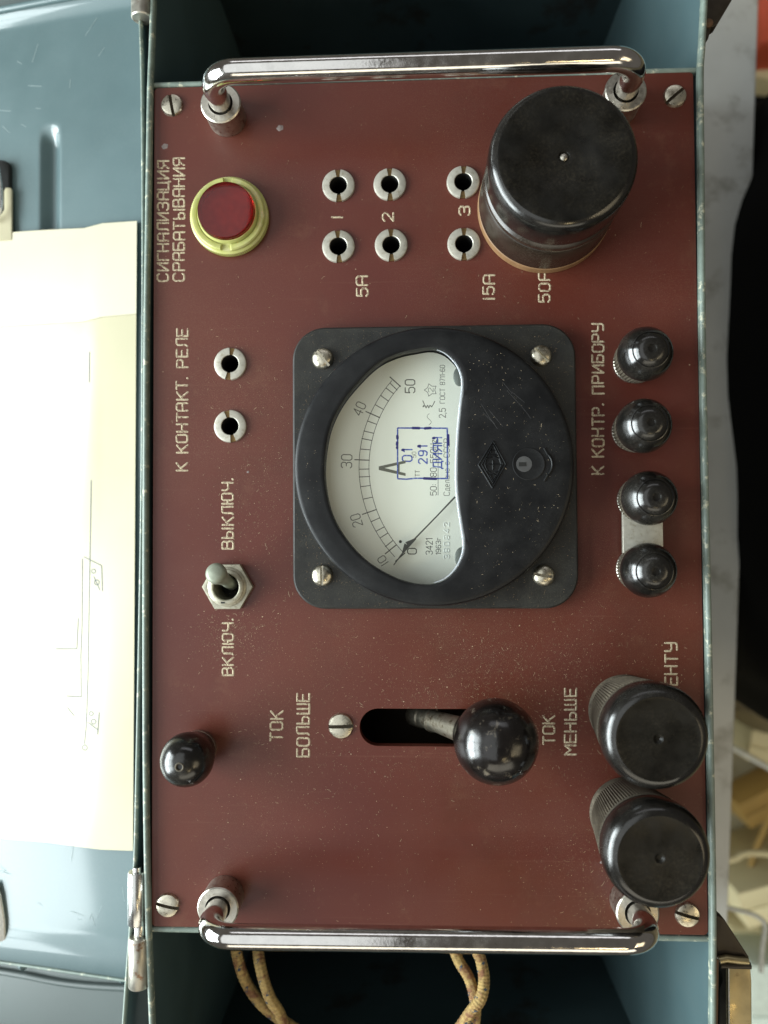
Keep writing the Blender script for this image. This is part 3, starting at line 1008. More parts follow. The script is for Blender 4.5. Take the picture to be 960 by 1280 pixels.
# face plate with real holes
sock_px = [(423, 231.5), (487.3, 230), (579, 227.2), (423, 307.6), (489, 306), (580, 304.7), (287.6, 454.6), (287.6, 532.6)]
sock = [W(x, y, 0.6) for x, y in sock_px]
ol = [[(x, y) for x, y, _ in rrect(-PW, PW, -PH, PH, 1.2, 0, 5)]]
for c in sock:
    ol.append(circle(c.x, c.y, 3.0, 40))
sl0, sl1 = W(461, 909, 0), W(600, 910, 0)      # lever slot
sr = 23.0 / k_at(0)
slot = []
for i in range(17):
    a = R(90 + 180 * i / 16)
    slot.append((sl0.x + 2.6 + sr * math.cos(a) * 1.0, sl0.y + sr * math.sin(a)))
for i in range(17):
    a = R(-90 + 180 * i / 16)
    slot.append((sl1.x + sr * math.cos(a), sl1.y + sr * math.sin(a)))
ol.append(slot)
mc = W(542, 583, 0)
ol.append(circle(mc.x, mc.y, 34, 72))
tg = W(284, 733.5, 0)
ol.append(circle(tg.x, tg.y, 4.6, 40))
face = obj('face_plate', plate(ol, -3.0, 0.0, 0.12), M['panel'], inst, smooth=False)
# black box added under it to stop light, so the holes look dark
obj('light_stop_box', (lambda a: a)(join(box(-74, 74, -116, 116, -60, -58), box(-74.5, -73.5, -116, 116, -58, -3.3), box(73.5, 74.5, -116, 116, -58, -3.3),
                                  box(-73, 73, -117, -116.4, -58, -3.3), box(-73, 73, 116.4, 117, -58, -3.3))), M['black_paint'], inst, smooth=False)

# lettering -------------------------------------------------------------
LET = [('СИГНАЛИЗАЦИЯ', 210.5, 351, 201, 13.5), ('СРАБАТЫВАНИЯ', 230.5, 351, 197.5, 13.5),
       ('К КОНТАКТ. РЕЛЕ', 234.5, 588, 411, 13.5), ('ВЫКЛЮЧ.', 291.5, 685.5, 598, 13.5), ('ВКЛЮЧ.', 291.5, 844, 774, 13),
       ('ТОК', 353.5, 926, 889, 15), ('БОЛЬШЕ', 386.5, 945.5, 867, 15), ('ТОК', 693, 930, 895, 14), ('МЕНЬШЕ', 720, 943, 861, 14),
       ('К КОНТР. ПРИБОРУ', 754.5, 592.5, 405, 14), ('ЕНТУ', 846.5, 856, 804, 15),
       ('2', 492, 276, 266, 13), ('3', 587.5, 269, 258.5, 13), ('I', 428, 272.5, 270, 13),
       ('5А', 459.5, 370, 345, 13.5), ('I5А', 618, 374, 344, 13.5), ('50А', 687.5, 377, 339, 13.5)]
for s, px, a, b_, h in LET:
    st = text_strokes(s, px, a, b_, h, 0.004, jitter=0.35)
    c = st[0][0].copy()
    c.z = 0
    obj('lettering', ridge([[p - c for p in q] for q in st], 0.27, 0.09), M['letter'], face, at=c, smooth=False)


for px, py, r_ in ((206, 183, .95), (350, 160, 1.0), (752, 1078, .45), (310, 590, .35)):
    c = W(px, py, 0)
    prof_ = [[((r_ * (1 + .10 * math.sin(5 * t + px) + .08 * math.sin(2 * t))) * k_ * math.cos(t), (r_ * (1 + .10 * math.sin(5 * t + px) + .08 * math.sin(2 * t))) * k_ * .85 * math.sin(t), z_)
              for t in [2 * PI * q / 18 for q in range(18)]] for k_, z_ in ((1, 0.002), (.8, .05), (.3, .07))]
    obj('paint_spot', loops(prof_, True, False, True), M['spot'], face, at=c)


# screws ------------------------------------------------------------------
def half_dome(Rr, h, w, sgn, flat=0.0, base=0.0):
    rings, cols = 9, 12
    V, F = [], []
    for i in range(rings + 1):
        r = w / 2 + (Rr - w / 2) * i / rings
        q = r / Rr
        z = base + h * (flat + (1 - flat) * math.sqrt(max(0, 1 - q * q * 0.96)))
        if i == rings:
            z = base + h * 0.12
        am = math.acos(min(1, (w / 2) / r))
        for j in range(cols + 1):
            a = am * (2 * j / cols - 1)
            V.append((sgn * r * math.cos(a), r * math.sin(a), z))
    c1 = cols + 1
    for i in range(rings):
        for j in range(cols):
            F.append((i * c1 + j, i * c1 + j + 1, (i + 1) * c1 + j + 1, (i + 1) * c1 + j))
    # slot wall
    top_ = [i * c1 for i in range(rings, -1, -1)] + [i * c1 + cols for i in range(0, rings + 1)]
    k = len(V)
    for t in top_:
        V.append((V[t][0], V[t][1], base - 0.1))
    for i in range(len(top_) - 1):
        F.append((top_[i], top_[i + 1], k + i + 1, k + i))
    # outer skirt
    k = len(V)
    for j in range(c1):
        v = V[rings * c1 + j]
        V.append((v[0] * 1.0, v[1] * 1.0, base - 0.15))
    for j in range(cols):
        F.append((rings * c1 + j, rings * c1 + j + 1, k + j + 1, k + j))
    return V, F


def screw(px, py, rpx, ztop, zb, ang, h, parent, m='screw', flat=0.0, tint=None):
    c = W(px, py, zb + h * 0.6)
    c.z = zb
    r = rpx / k_at(zb)
    w = r * 0.27
    rot_ = Matrix.Rotation(R(ang), 3, 'Z')
    g = join(half_dome(r, h, w, 1, flat), half_dome(r, h, w, -1, flat))
    o = obj('screw', xf(g, rot_), M[m], parent, at=c, angle=35)
    obj('slot', xf(box(-w / 2 - .02, w / 2 + .02, -r * .97, r * .97, -0.1, 0.06 * h), rot_), M['slot_dark'], o, at=c, smooth=False) if parent is inst else None
    if parent is not inst:
        gg = join(g, box(-w / 2 - .02, w / 2 + .02, -r * .97, r * .97, -0.1, 0.06 * h))
        o.data = o.data
    return o


for px, py, r, a in ((214.5, 130.5, 14.5, 10), (844.5, 119, 14.5, -50), (209, 1132.5, 15, 78), (860, 1144.5, 15, 75), (426, 908, 16, 92)):
    screw(px, py, r, 0, 0.0, a, 1.1, inst, flat=0.35)


# sockets -------------------------------------------------------------------
def arc_lathe(prof, a0, a1, n):
    ls = []
    for j in range(n + 1):
        a = a0 + (a1 - a0) * j / n
        ls.append([(r * math.cos(a), r * math.sin(a), z) for r, z in prof])
    return loops(ls, True, True, True)


def make_socket():
    e = bpy.data.objects.new('socket', None)
    COL.objects.link(e)
    e.parent = inst
    e.location = (0, 0, 0.06)
    at = (0, 0, 0)
    pr = [(2.45, -0.4), (2.45, 0.72), (2.6, 0.85), (4.15, 0.85), (4.45, 0.72), (4.6, 0.45), (4.6, 0.0), (3.3, -0.01), (3.3, -0.4)]
    gap = 0.18
    for s in (0, 1):
        b0 = PI / 2 + gap + s * PI
        obj('socket_ring', arc_lathe(pr, b0, b0 + PI - 2 * gap, 40), M['socket'], e, at=at, angle=35)
    obj('slot_floor', join(arc_lathe([(2.5, 0.0), (2.5, 0.3), (4.45, 0.3), (4.45, 0.01)], PI / 2 - .2, PI / 2 + .2, 4),
                           arc_lathe([(2.5, 0.0), (2.5, 0.3), (4.45, 0.3), (4.45, 0.01)], -PI / 2 - .2, -PI / 2 + .2, 4)), M['brass'], e, at=at)
    obj('socket_tube', loops([[(r * math.cos(2 * PI * j / 40), r * math.sin(2 * PI * j / 40), z) for j in range(40)]
                              for r, z in ((2.44, 0.5), (2.44, -14), (2.9, -14), (2.9, -0.2), (2.44, 0.5))]), M['black_hole'], e, at=at)
    obj('socket_bottom', xf(lathe([(2.43, -13), (2.43, -12.6)], 24), None), M['black_hole'], e, at=at)
    return e


s0 = make_socket()
for i, c in enumerate(sock):
    o = s0 if i == 0 else copy_tree(s0, inst)
    o.location = Vector((c.x, c.y, 0)) * MM - origin_of(inst)
    o.rotation_euler = (0, 0, R((2, 1, -2, 3, 1, 0, -8, 12)[i]))

# signal lamp -----------------------------------------------------------------
lc = W(285.5, 268.5, 2.5)
lamp = bpy.data.objects.new('signal_lamp', None)
COL.objects.link(lamp)
lamp.parent = inst
lamp.location = Vector((lc.x, lc.y, 0)) * MM - origin_of(inst)
cc = Vector((lc.x, lc.y, 0))
RN = 180


def notch_lathe(prof, n, notches, deep):
    ls = []
    for r, z in prof:
        ring = []
        for j in range(n):
            t = 2 * PI * j / n
            rr = r
            zz = z
            for (an, hw) in notches:
                dlt = abs((t - an + PI) % (2 * PI) - PI)
                if dlt < hw and r > 8.6:
                    zz = min(z, deep)
            ring.append((rr * math.cos(t), rr * math.sin(t), zz))
        ls.append(ring)
    return loops(ls, True, False, False)


pf = [(10.9, 0.0), (10.9, 2.6)]
obj('knurled_ring', lathe([(10.7, 0.02), (10.9, .2), (10.9, 2.0), (10.5, 2.4), (8.0, 2.5), (8.0, 0.02)], 240, False, False,
                          rmod=lambda r, z, j, t: r * (1 + (0.016 if (j // 1) % 2 and r > 10.6 else 0))), M['yellow_green'], lamp, at=cc, angle=25)
obj('bezel', notch_lathe([(10.35, 2.3), (10.3, 3.2), (10.0, 3.55), (9.3, 3.6), (8.8, 3.4), (8.75, 3.0), (8.5, 3.0), (8.35, 4.2), (8.2, 4.5), (7.95, 4.5), (7.9, 2.0)], RN, ((R(90), 0.13), (R(-93), 0.13)), 2.75), M['yellow_green'], lamp, at=cc, angle=35)
obj('reflector', lathe([(7.85, 0.4), (7.85, 0.6)], 60), M['lens_back'], lamp, at=cc)
obj('lens', lathe([(7.8, 1.2), (7.8, 5.9), (7.72, 6.05), (7.5, 6.1), (4, 6.14), (0.1, 6.15)], 80), M['lens'], lamp, at=cc)

# toggle switch ------------------------------------------------------------------
tsw = bpy.data.objects.new('toggle_switch', None)
COL.objects.link(tsw)
tsw.parent = inst
tc_ = W(284, 733.5, 2)
tsw.location = Vector((tc_.x, tc_.y, 0)) * MM - origin_of(inst)
tcc = Vector((tc_.x, tc_.y, 0))
hexr = 7.1
hex_ = [(hexr * math.cos(R(60 * i)), hexr * math.sin(R(60 * i))) for i in range(6)]
obj('hex_nut', plate([hex_, circle(0, 0, 4.7, 48)], 0.05, 2.1, 0.2), M['zinc'], tsw, at=tcc, angle=30)
obj('threaded_collar', lathe([(3.55, -6), (3.55, 3.2), (3.8, 3.45), (4.3, 3.45), (4.75, 3.2), (4.85, 2.9), (4.7, 2.6), (5.4, 2.3), (5.5, 2.12)], 64, False, False), M['zinc'], tsw, at=tcc)
obj('collar_bore', lathe([(3.5, -6.2), (3.5, -6.0)], 32), M['black_hole'], tsw, at=tcc)
tip = W(269, 716, 13.5)
basep = Vector((tcc.x + 0.1, tcc.y + 0.3, -3))
dr = (tip - basep)
ax = dr.normalized()
L = dr.length
prof = [(1.6, 0), (1.75, L * .25), (1.6, L * .42), (1.75, L * .5), (2.35, L * .78), (2.75, L * .90), (2.8, L * 0.96), (2.5, L + 0.1), (1.8, L + .5), (0.1, L + 0.65)]
q = Vector((0, 0, 1)).rotation_difference(ax).to_matrix()
obj('bat_lever', xf(lathe(prof, 40), q), M['zinc_tip'], tsw, at=basep)
obj('key_notch', box(-0.6, 0.5, -0.22, 0.22, 3.3, 3.5), M['black_hole'], tsw, at=tcc + Vector((-0.8, -4.25, 0)))


# handles ---------------------------------------------------------------------------
def handle(pl_, pr_, zf, zr, sgn, name='carry_handle'):
    h = bpy.data.objects.new(name, None)
    COL.objects.link(h)
    h.parent = inst
    a = Vector((pl_.x, pl_.y, 0))
    b_ = Vector((pr_.x, pr_.y, 0))
    h.location = a * MM - origin_of(inst)
    rr = 3.0
    br = 7.5
    d = (b_ - a).normalized()
    path = []
    for z in (1, 4, 8, 12, zr - br - 1):
        path.append(a + Vector((0, 0, z)))
    for i in range(0, 11):
        t = PI / 2 * i / 10
        path.append(a + d * (br * (1 - math.cos(t))) + Vector((0, 0, zr - br + br * math.sin(t))))
    n = 24
    for i in range(1, n):
        path.append(a + d * lerp(br, (b_ - a).length - br, i / n) + Vector((0, 0, zr)))
    for i in range(10, -1, -1):
        t = PI / 2 * i / 10
        path.append(b_ - d * (br * (1 - math.cos(t))) + Vector((0, 0, zr - br + br * math.sin(t))))
    for z in (zr - br - 1, 12, 8, 4, 1):
        path.append(b_ + Vector((0, 0, z)))
    obj('rod', tube([p - a for p in path], rr, 32), M['chrome'], h, at=a, angle=60)
    for p in (a, b_):
        obj('ferrule', lathe([(3.12, 0.05), (3.12, zf - .8), (3.4, zf), (5.2, zf), (5.55, zf - .3), (5.6, zf - .8), (5.35, zf - 1.5), (5.35, 0.05)], 56, False, False), M['nickel'], h, at=p, angle=35)
    return h


def nb(px, py, z):
    p = W(px, py, z)
    return p


handle(nb(275.5, 128.5, 8), nb(782.5, 113, 8), 8, 22, 1)
handle(nb(272, 1136, 8), nb(797.5, 1142, 8), 8, 22, -1)


# knurled helper
def kn(n_r, amp, zper=None):
    def f(r, z, j, t):
        s = 1 if (j % 2) else -1
        if zper:
            s *= 1 if int(z / zper + 100) % 2 else -1
        return r + s * amp
    return f


def knob_parent(name, c):
    e = bpy.data.objects.new(name, None)
    COL.objects.link(e)
    e.parent = inst
    e.location = Vector((c.x, c.y, 0)) * MM - origin_of(inst)
    return e


# small binding posts ------------------------------------------------------------------
def small_post(px, py, first):
    tipc = W(px, py, 18)
    c = Vector((tipc.x, tipc.y, 0))
    if first is None:
        e = knob_parent('binding_post', c)
        obj('base_washer', lathe([(5.4, 0.05), (5.6, 0.3), (5.6, 1.0), (5.4, 1.2), (2.5, 1.25)], 56, True, True), M['nickel'], e, at=c, angle=35)
        obj('knurled_collar', lathe([(2.4, 1.25), (4.9, 1.3), (5.1, 1.5), (5.1, 2.1), (4.8, 2.3), (2, 2.3)], 144, True, True, rmod=lambda r, z, j, t: r - (0.22 if (j % 3 == 0 and r > 4.5) else 0)), M['brass'], e, at=c, angle=25)
        # ribbed skirt of the cap
        obj('ribbed_skirt', lathe([(2.0, 2.3), (5.9, 2.4), (6.1, 2.7), (6.3, 5.0), (6.75, 9.2), (6.85, 9.8), (6.85, 10.1)], 176, True, True,
                                  rmod=lambda r, z, j, t: r - (0.34 if (j % 4 < 2 and r > 5.0 and z < 9.9) else 0)), M['knurl'], e, at=c, angle=25)
        obj('cap', lathe([(6.6, 9.8), (7.0, 10.0), (7.1, 10.5), (7.1, 11.4), (6.75, 13.0), (6.1, 14.5), (5.3, 15.6), (4.75, 16.15), (4.6, 16.2), (4.45, 16.05), (4.3, 16.2), (3.7, 16.9), (2.75, 17.45),
                          (2.45, 17.5), (1.4, 17.75), (1.1, 17.7), (0.9, 17.3), (0.1, 17.2)], 72), M['bakelite'], e, at=c, angle=25)
        return e
    e = copy_tree(first, inst)
    e.location = c * MM - origin_of(inst)
    e.rotation_euler = (0, 0, random.uniform(0, 6))
    return e


p0 = small_post(816.5, 434.5, None)
for px, py in ((815, 527.5), (822, 621), (821, 714.5)):
    small_post(px, py, p0)
# shorting link between the two lower posts
l0, l1 = W(803.5, 628, 3.2), W(803.5, 708, 3.2)
obj('shorting_link', xf(plate([[(x, y) for x, y, _ in rrect(-5.35, 5.35, -13.6, 13.6, 5.2, 0, 10)]], 2.0, 3.4, 0.15)), M['socket'], inst, at=((l0.x + l1.x) / 2, (l0.y + l1.y) / 2, 0), angle=30)['label'] = 'flat bright metal strip joining the two lower small posts'

# single dome knob at the lower left
tl = W(224.5, 958.7, 17.8)
c = Vector((tl.x, tl.y, 0))
e = knob_parent('terminal_knob', c)
e['label'] = 'egg-shaped glossy black knob at the lower left of the panel'
obj('base_washer', lathe([(4.8, 0.05), (4.95, .3), (4.95, 1.6), (4.7, 1.9), (2, 1.95)], 48), M['nickel'], e, at=c, angle=35)
obj('cap', lathe([(2.5, 1.95), (5.0, 2.0), (5.15, 2.4), (5.8, 5.5), (6.6, 8.6), (6.95, 10.6), (6.9, 12.2), (6.4, 14.0), (5.3, 15.8), (3.9, 17.0), (2.4, 17.7), (1.15, 17.95), (1.0, 18.05), (0.85, 17.95), (0.7, 17.4), (0.1, 17.3)], 72), M['bakelite'], e, at=c, angle=22)
obj('dimple_ring', lathe([(0.72, 17.9), (0.95, 18.12), (1.1, 18.1), (1.25, 17.9)], 32, False, False), M['knurl'], e, at=c)


# two large knurled knobs
def large_knob(px, py):
    t_ = W(px, py, 29.5)
    c = Vector((t_.x, t_.y, 0))
    e = knob_parent('large_terminal_knob', c)
    zs = [0.1 + i * 0.75 for i in range(27)]
    pr = []
    for i, z in enumerate(zs):
        r = 9.4 + 2.5 * (z / 20) + (0.35 if z < 1.6 else 0) - (0.25 if 1.7 < z < 2.6 else 0)
        pr.append((r, z))
    obj('knurled_body', lathe([(3, 0.05)] + pr + [(9.0, 20.3)], 200, True, True,
                              rmod=lambda r, z, j, t: r + ((0.16 * math.cos(t * 100) if z > 2.4 else 0) + (0.05 * math.sin(z * 8.4) if z > 2.4 else 0) if r > 9.2 else 0)), M['knurl'], e, at=c, angle=60)
    obj('neck_ring', lathe([(5, 20.3), (11.8, 20.4), (12.0, 20.8), (12.0, 21.6), (11.6, 21.9)], 72), M['bakelite'], e, at=c, angle=25)
    obj('cap', lathe([(5, 21.6), (11.6, 21.7), (12.3, 22.3), (12.6, 23.4), (12.6, 25.8), (12.45, 26.6), (12.1, 27.5), (11.5, 28.4), (10.7, 29.05), (9.9, 29.3)], 96, True, False), M['bakelite'], e, at=c, angle=30)
    obj('cap_face', lathe([(10.0, 29.25), (9.85, 29.32), (9.2, 29.2), (6, 29.1), (2.0, 29.05), (1.2, 29.1), (0.9, 28.9), (0.5, 28.6), (0.05, 28.6)], 96, False, True), M['bakelite_top'], e, at=c, angle=25)
    return e


large_knob(823.5, 924.5)
large_knob(825.5, 1074)

# big black knob at the upper right
t_ = W(706, 193.5, 30)
c = Vector((t_.x, t_.y, 0))
e = knob_parent('big_knob', c)
e['label'] = 'largest round black knob over the 50 ampere mark'
obj('amber_base_ring', lathe([(10, 0.05), (18.3, 0.06), (18.45, 0.3), (18.42, 3.0), (18.2, 3.2)], 120), M['orange_ring'], e, at=c, angle=30)
obj('knob_body', lathe([(10, 3.1), (18.1, 3.2), (18.3, 3.5), (18.2, 9.0), (18.0, 13.6), (17.7, 14.2), (17.2, 14.5), (17.2, 14.9), (17.8, 15.2), (18.0, 15.8), (17.9, 17.0), (17.4, 17.6), (16.8, 18.0), (16.7, 18.3)], 120), M['bakelite_side'], e, at=c, angle=25)
obj('cap', lathe([(10, 18.2), (16.9, 18.3), (17.7, 18.9), (18.05, 20.2), (18.1, 26.3), (17.95, 27.6), (17.5, 28.8), (16.8, 29.5), (16.0, 29.85)], 128, True, False), M['bakelite'], e, at=c, angle=30)
obj('cap_face', lathe([(16.05, 29.83), (15.6, 29.88), (12, 29.65), (7, 29.4), (6.6, 29.3), (3.0, 29.2), (1.4, 29.0), (1.1, 28.5), (0.05, 28.45)], 128, False, True), M['bakelite_top'], e, at=c, angle=25)
obj('centre_highlight', lathe([(0.9, 28.4), (0.85, 28.9), (0.4, 29.15), (0.05, 29.2)], 24), M['nickel'], e, at=c)  # nickel bit standing in for the small silver highlight in the dimple

# lever in its slot ---------------------------------------------------------------------
lev = knob_parent('current_lever', W(540, 905, 0))
bc = W(620, 926.5, 15.5)
root = W(523, 895, -17)
root2 = W(523, 895, -27)
mid = W(532, 897, -9)
end = bc + (mid - bc).normalized() * 8.0
base_e = W(517, 892.5, -13)
axs = (bc - base_e).normalized()
qs = Vector((0, 0, 1)).rotation_difference(axs).to_matrix()
LL = (bc - base_e).length
obj('lever_shaft', xf(lathe([(2.7, 0), (3.2, 0.4), (3.2, 4.6), (2.85, 5.0), (2.8, 8.4), (3.2, 8.6), (3.35, 9.6), (3.0, 10.0), (2.9, 12), (3.4, LL * .62), (3.8, LL - 9), (3.8, LL - 6)], 40), qs), M['old_steel'], lev, at=base_e, angle=30)
obj('pivot_arm', xf(box(-2.2, 2.2, -1.6, 1.6, -18, 2.0, 0.4)), M['old_steel'], lev, at=base_e + axs * 3.0)
mid = base_e
axd = (bc - mid).normalized()
qm = Vector((0, 0, 1)).rotation_difference(axd).to_matrix()
ballr = 52.0 / k_at(15.5)
bp_ = [(2.5, -11.6), (4.6, -11.4), (5.4, -10.8), (6.2, -9.4)]
for i in range(1, 24):
    a = -PI / 2 + PI * (0.17 + 0.83 * i / 23)
    bp_.append((max(0.05, ballr * math.cos(a)), ballr * math.sin(a)))
obj('ball_grip', xf(lathe(bp_, 80), qm), M['bakelite_brown'], lev, at=bc, angle=50)
obj('slide_guide', box(-21, 14, -0.6, 0.6, -1, 12), M['zinc_tip'], lev, at=W(520, 884, -28) + Vector((0, 3, 0)))
obj('guide_plate', box(-24, 24, -9, 9, -0.5, 0.5), M['slot_dark'], lev, at=W(525, 905, -32))

# ================================================================== AMMETER
am = knob_parent('ammeter', mc)
fl = [(x, y) for x, y in ((366, 405), (717.5, 402.5), (720.5, 760.5), (364, 761))]
fc = W(542.3, 583, 3.5)
hw = 177.5 / k_at(3.5)
obj('flange', loops([rrect(-hw + i, hw - i, -hw + i, hw - i, max(1, 9 - i), z, 10) for z, i in ((0.06, 0.1), (0.5, 0), (3.0, 0), (3.4, .15), (3.6, 0.5))], True, True, False), M['flange_black'], am, at=(fc.x, fc.y, 0), angle=40)
# top of the flange as a ring plate around the housing
dc = W(541.5, 582, 9.5)
hole_c = circle(dc.x - fc.x, dc.y - fc.y, 36.4, 96)
o_ = obj('flange_top', plate([[(x, y) for x, y, _ in rrect(-hw + .5, hw - .5, -hw + .5, hw - .5, 8.5, 0, 10)], circle(dc.x - fc.x, dc.y - fc.y, 35, 96)], 3.0, 3.61), M['flange_black'], am, at=(fc.x, fc.y, 0), smooth=False)
# D-shaped window outline
WIN = [(540, 434), (521, 436.5), (497, 442), (472.6, 454), (448.4, 477), (426.6, 505), (412.5, 536), (406.3, 572), (406.5, 604), (414.5, 640.7), (431.5, 672), (455.7, 698.8), (482.3, 716.5),
       (509, 727.5), (535.6, 731), (555, 726), (569.5, 713.3), (578.5, 696.3), (580.8, 681.8), (578.7, 662.4), (574.8, 635.8), (572.3, 609), (572.2, 575), (573.8, 539), (576.3, 510), (579, 483), (577.5, 467), (570, 452), (556, 439)]
ZT = 9.5
wp = spline([W(x, y, ZT) for x, y in WIN], 4, True)
Q = Vector((W(505, 583, ZT).x, W(505, 583, ZT).y, 0))
NA = 180


def radial(poly, cen, ang):
    d = Vector((math.cos(ang), math.sin(ang)))
    best = None
    for a, b_ in zip(poly, poly[1:] + poly[:1]):
        ax_, ay_ = a[0] - cen[0], a[1] - cen[1]
        ex, ey = b_[0] - a[0], b_[1] - a[1]
        det = d.x * (-ey) - d.y * (-ex)
        if abs(det) < 1e-12:
            continue
        t = (ax_ * (-ey) - ay_ * (-ex)) / det
        u = (d.x * ay_ - d.y * ax_) / det
        if t > 0 and -1e-6 <= u <= 1 + 1e-6 and (best is None or t > best):
            best = t
    return best


wpoly = [(v.x, v.y) for v in wp]
rh = [radial(wpoly, Q, 2 * PI * i / NA) for i in range(NA)]
dcirc = circle(dc.x, dc.y, 37.25, 240)
rd = [radial(dcirc, Q, 2 * PI * i / NA) for i in range(NA)]


def loopQ(fn, z):
    out = []
    for i in range(NA):
        a = 2 * PI * i / NA
        r = fn(i)
        out.append((Q.x + r * math.cos(a) - dc.x, Q.y + r * math.sin(a) - dc.y, z))
    return out


hl = [loopQ(lambda i: rd[i] + 0.15, 3.5), loopQ(lambda i: rd[i] + 0.1, 6.4), loopQ(lambda i: rd[i] - 0.05, 8.2), loopQ(lambda i: rd[i] - 0.25, 8.75), loopQ(lambda i: rd[i] - 0.65, 9.1), loopQ(lambda i: rd[i] - 1.4, 9.25)]
for f in (0.12, 0.3, 0.5, 0.7, 0.88):
    hl.append(loopQ(lambda i, f=f: lerp(rd[i] - 1.4, rh[i] + 0.5, f), lerp(9.25, 9.5, min(1, f * 3))))
hl += [loopQ(lambda i: rh[i] + 0.5, 9.5), loopQ(lambda i: rh[i] + 0.12, 9.35), loopQ(lambda i: rh[i], 9.0), loopQ(lambda i: rh[i] + 0.0, 7.0), loopQ(lambda i: rh[i] + 0.7, 3.0), loopQ(lambda i: rh[i] + 0.9, 0.6)]
obj('housing', loops(hl), M['meter_black'], am, at=(dc.x, dc.y, 0), angle=35)
# dial card
ZD = 1.6
obj('dial', loops([loopQ(lambda i: rh[i] + 0.5, ZD - 0.6), loopQ(lambda i: rh[i] + 0.5, ZD)], True, True, True), M['dial'], am, at=(dc.x, dc.y, 0))
obj('glass', loops([loopQ(lambda i: rh[i] - 0.02, 7.6), loopQ(lambda i: rh[i] - 0.02, 8.3)], True, True, True), M['glass'], am, at=(dc.x, dc.y, 0), smooth=False)
# bright lip of the clear window along its right side
lipi = [i for i in range(-38, 38)]
lp = []
for i in lipi:
    i %= NA
    a = 2 * PI * i / NA
    lp.append(Vector((Q.x + (rh[i] - 0.35) * math.cos(a) - dc.x, Q.y + (rh[i] - 0.35) * math.sin(a) - dc.y, 8.95)))
obj('window_lip', tube(lp, 0.42, 10, rfun=lambda i, r: r * min(1, 0.25 + 0.06 * min(i, len(lp) - 1 - i))), M['lip'], am, at=(dc.x, dc.y, 0))

# scale printing
zp = ZD + 0.004
dcp = Vector((dc.x, dc.y, 0))


def prt(name, polys, w, m='ink', h=0.012):
    return obj(name, ridge([[Vector(p) - dcp for p in q_] for q_ in polys], w, h), M[m], am, at=dcp, smooth=False)


CX, CY, RO, RI = 611.8, 583.9, 163.0, 151.0


def on_arc(cx, cy, r, y, sy=1):
    return cx - math.sqrt(max(0, r * r - (y - cy) ** 2))


outer = [(on_arc(611.8, 583.9, 163.0, y), y) for y in [476 + (727.5 - 476) * i / 40 for i in range(41)]]
inner = [(on_arc(614.4, 584.2, 153.2, y), y) for y in [481.8 + (692 - 481.8) * i / 40 for i in range(41)]]
outer = [p for p in outer if p[1] < 698.5]
prt('scale_arc', [[W(x, y, zp) for x, y in outer], [W(x, y, zp) for x, y in inner]], 0.08)
ticks = [(488.1, 479.4, 496.3, 487.5), (482.5, 485, 491.9, 492.1), (476, 494.4, 485.6, 501.5), (469.1, 505.9, 478.8, 511.5), (459.6, 526.3, 470.9, 530.4),
         (455, 538.8, 467.1, 541.6), (452.3, 548.1, 464.6, 550.6), (450.4, 561.3, 462.5, 562.3), (448.8, 586.5, 461.6, 586.3), (449.1, 596.2, 462.2, 595.7),
         (450.9, 608.4, 463.1, 606.8), (453.6, 624, 465.9, 621.4), (463.6, 652.3, 474.3, 647.4), (470.4, 663.9, 480.5, 658.5), (475.2, 672.4, 484.5, 666.5), (481.7, 683.3, 491.1, 675.7)]
prt('scale_ticks', [[W(a, b_, zp), W(c_, d_, zp)] for a, b_, c_, d_ in ticks], 0.11)
major = [(487.5, 471.2, 500.5, 483), (457.5, 514.4, 474.4, 521.9), (443.5, 574.6, 461.6, 575.3), (453, 643, 470.4, 636.9), (481.7, 692.2, 495.2, 681.2), (494.5, 701.5, 506.1, 691.3)]
prt('scale_ticks', [[W(a, b_, zp), W(c_, d_, zp)] for a, b_, c_, d_ in major], 0.14)


def dtext(name, s, px, p0_, p1_, h, w=0.11, ang=0.0, m='ink', gap=1.4, jit=0.0):
    return prt(name, text_strokes(s, px, p0_, p1_, h, zp, ang=ang, gap=gap, jitter=jit), w, m)


dtext('numeral', '50', 518.5, 491, 474.6, 12, .13)
dtext('numeral', '40', 451.5, 520.5, 505, 12, .12, R(24), 'ink_pale')
dtext('numeral', '30', 439.5, 585, 568.5, 13, .13, R(2), 'ink_pale')
dtext('numeral', '20', 453.5, 656.0, 641, 12, .12, R(-17), 'ink_pale')
dtext('numeral', 'I0', 485.5, 702.5, 692, 10, .11, R(-33), 'ink_pale')
dtext('numeral', '0', 520.5, 692.5, 685.5, 11, .13)
dtext('serial_text', '3421', 540.5, 693, 673.2, 8, .09)
dtext('serial_text', '1963г', 551, 693, 672.6, 6, .08)
prt('embossed_number', text_strokes('380842', 561.5, 698, 653.5, 6.5, zp, gap=2.8), .17, 'relief', 0.14)
dtext('rating_text', '50: 180-550Hz', 545.5, 619, 550, 7.5, .085)
prt('rating_text', [[W(547.6, 619, zp), W(547.6, 549, zp)]], 0.07)
dtext('maker_text', 'Сделано в СССР', 561.8, 619.5, 548.5, 7, .08, m='ink_pale')
dtext('class_text', '2,5', 557, 522, 510.5, 8, .085)
dtext('standard_text', 'ГОСТ 8711-60', 556, 504, 456.5, 6, .07)
dtext('type_text', 'ТТ', 524.5, 595.5, 588, 5.5, .08, m='ink_pale')
dtext('type_text', '50', 520, 572, 565, 5, .06, m='ink_pale')
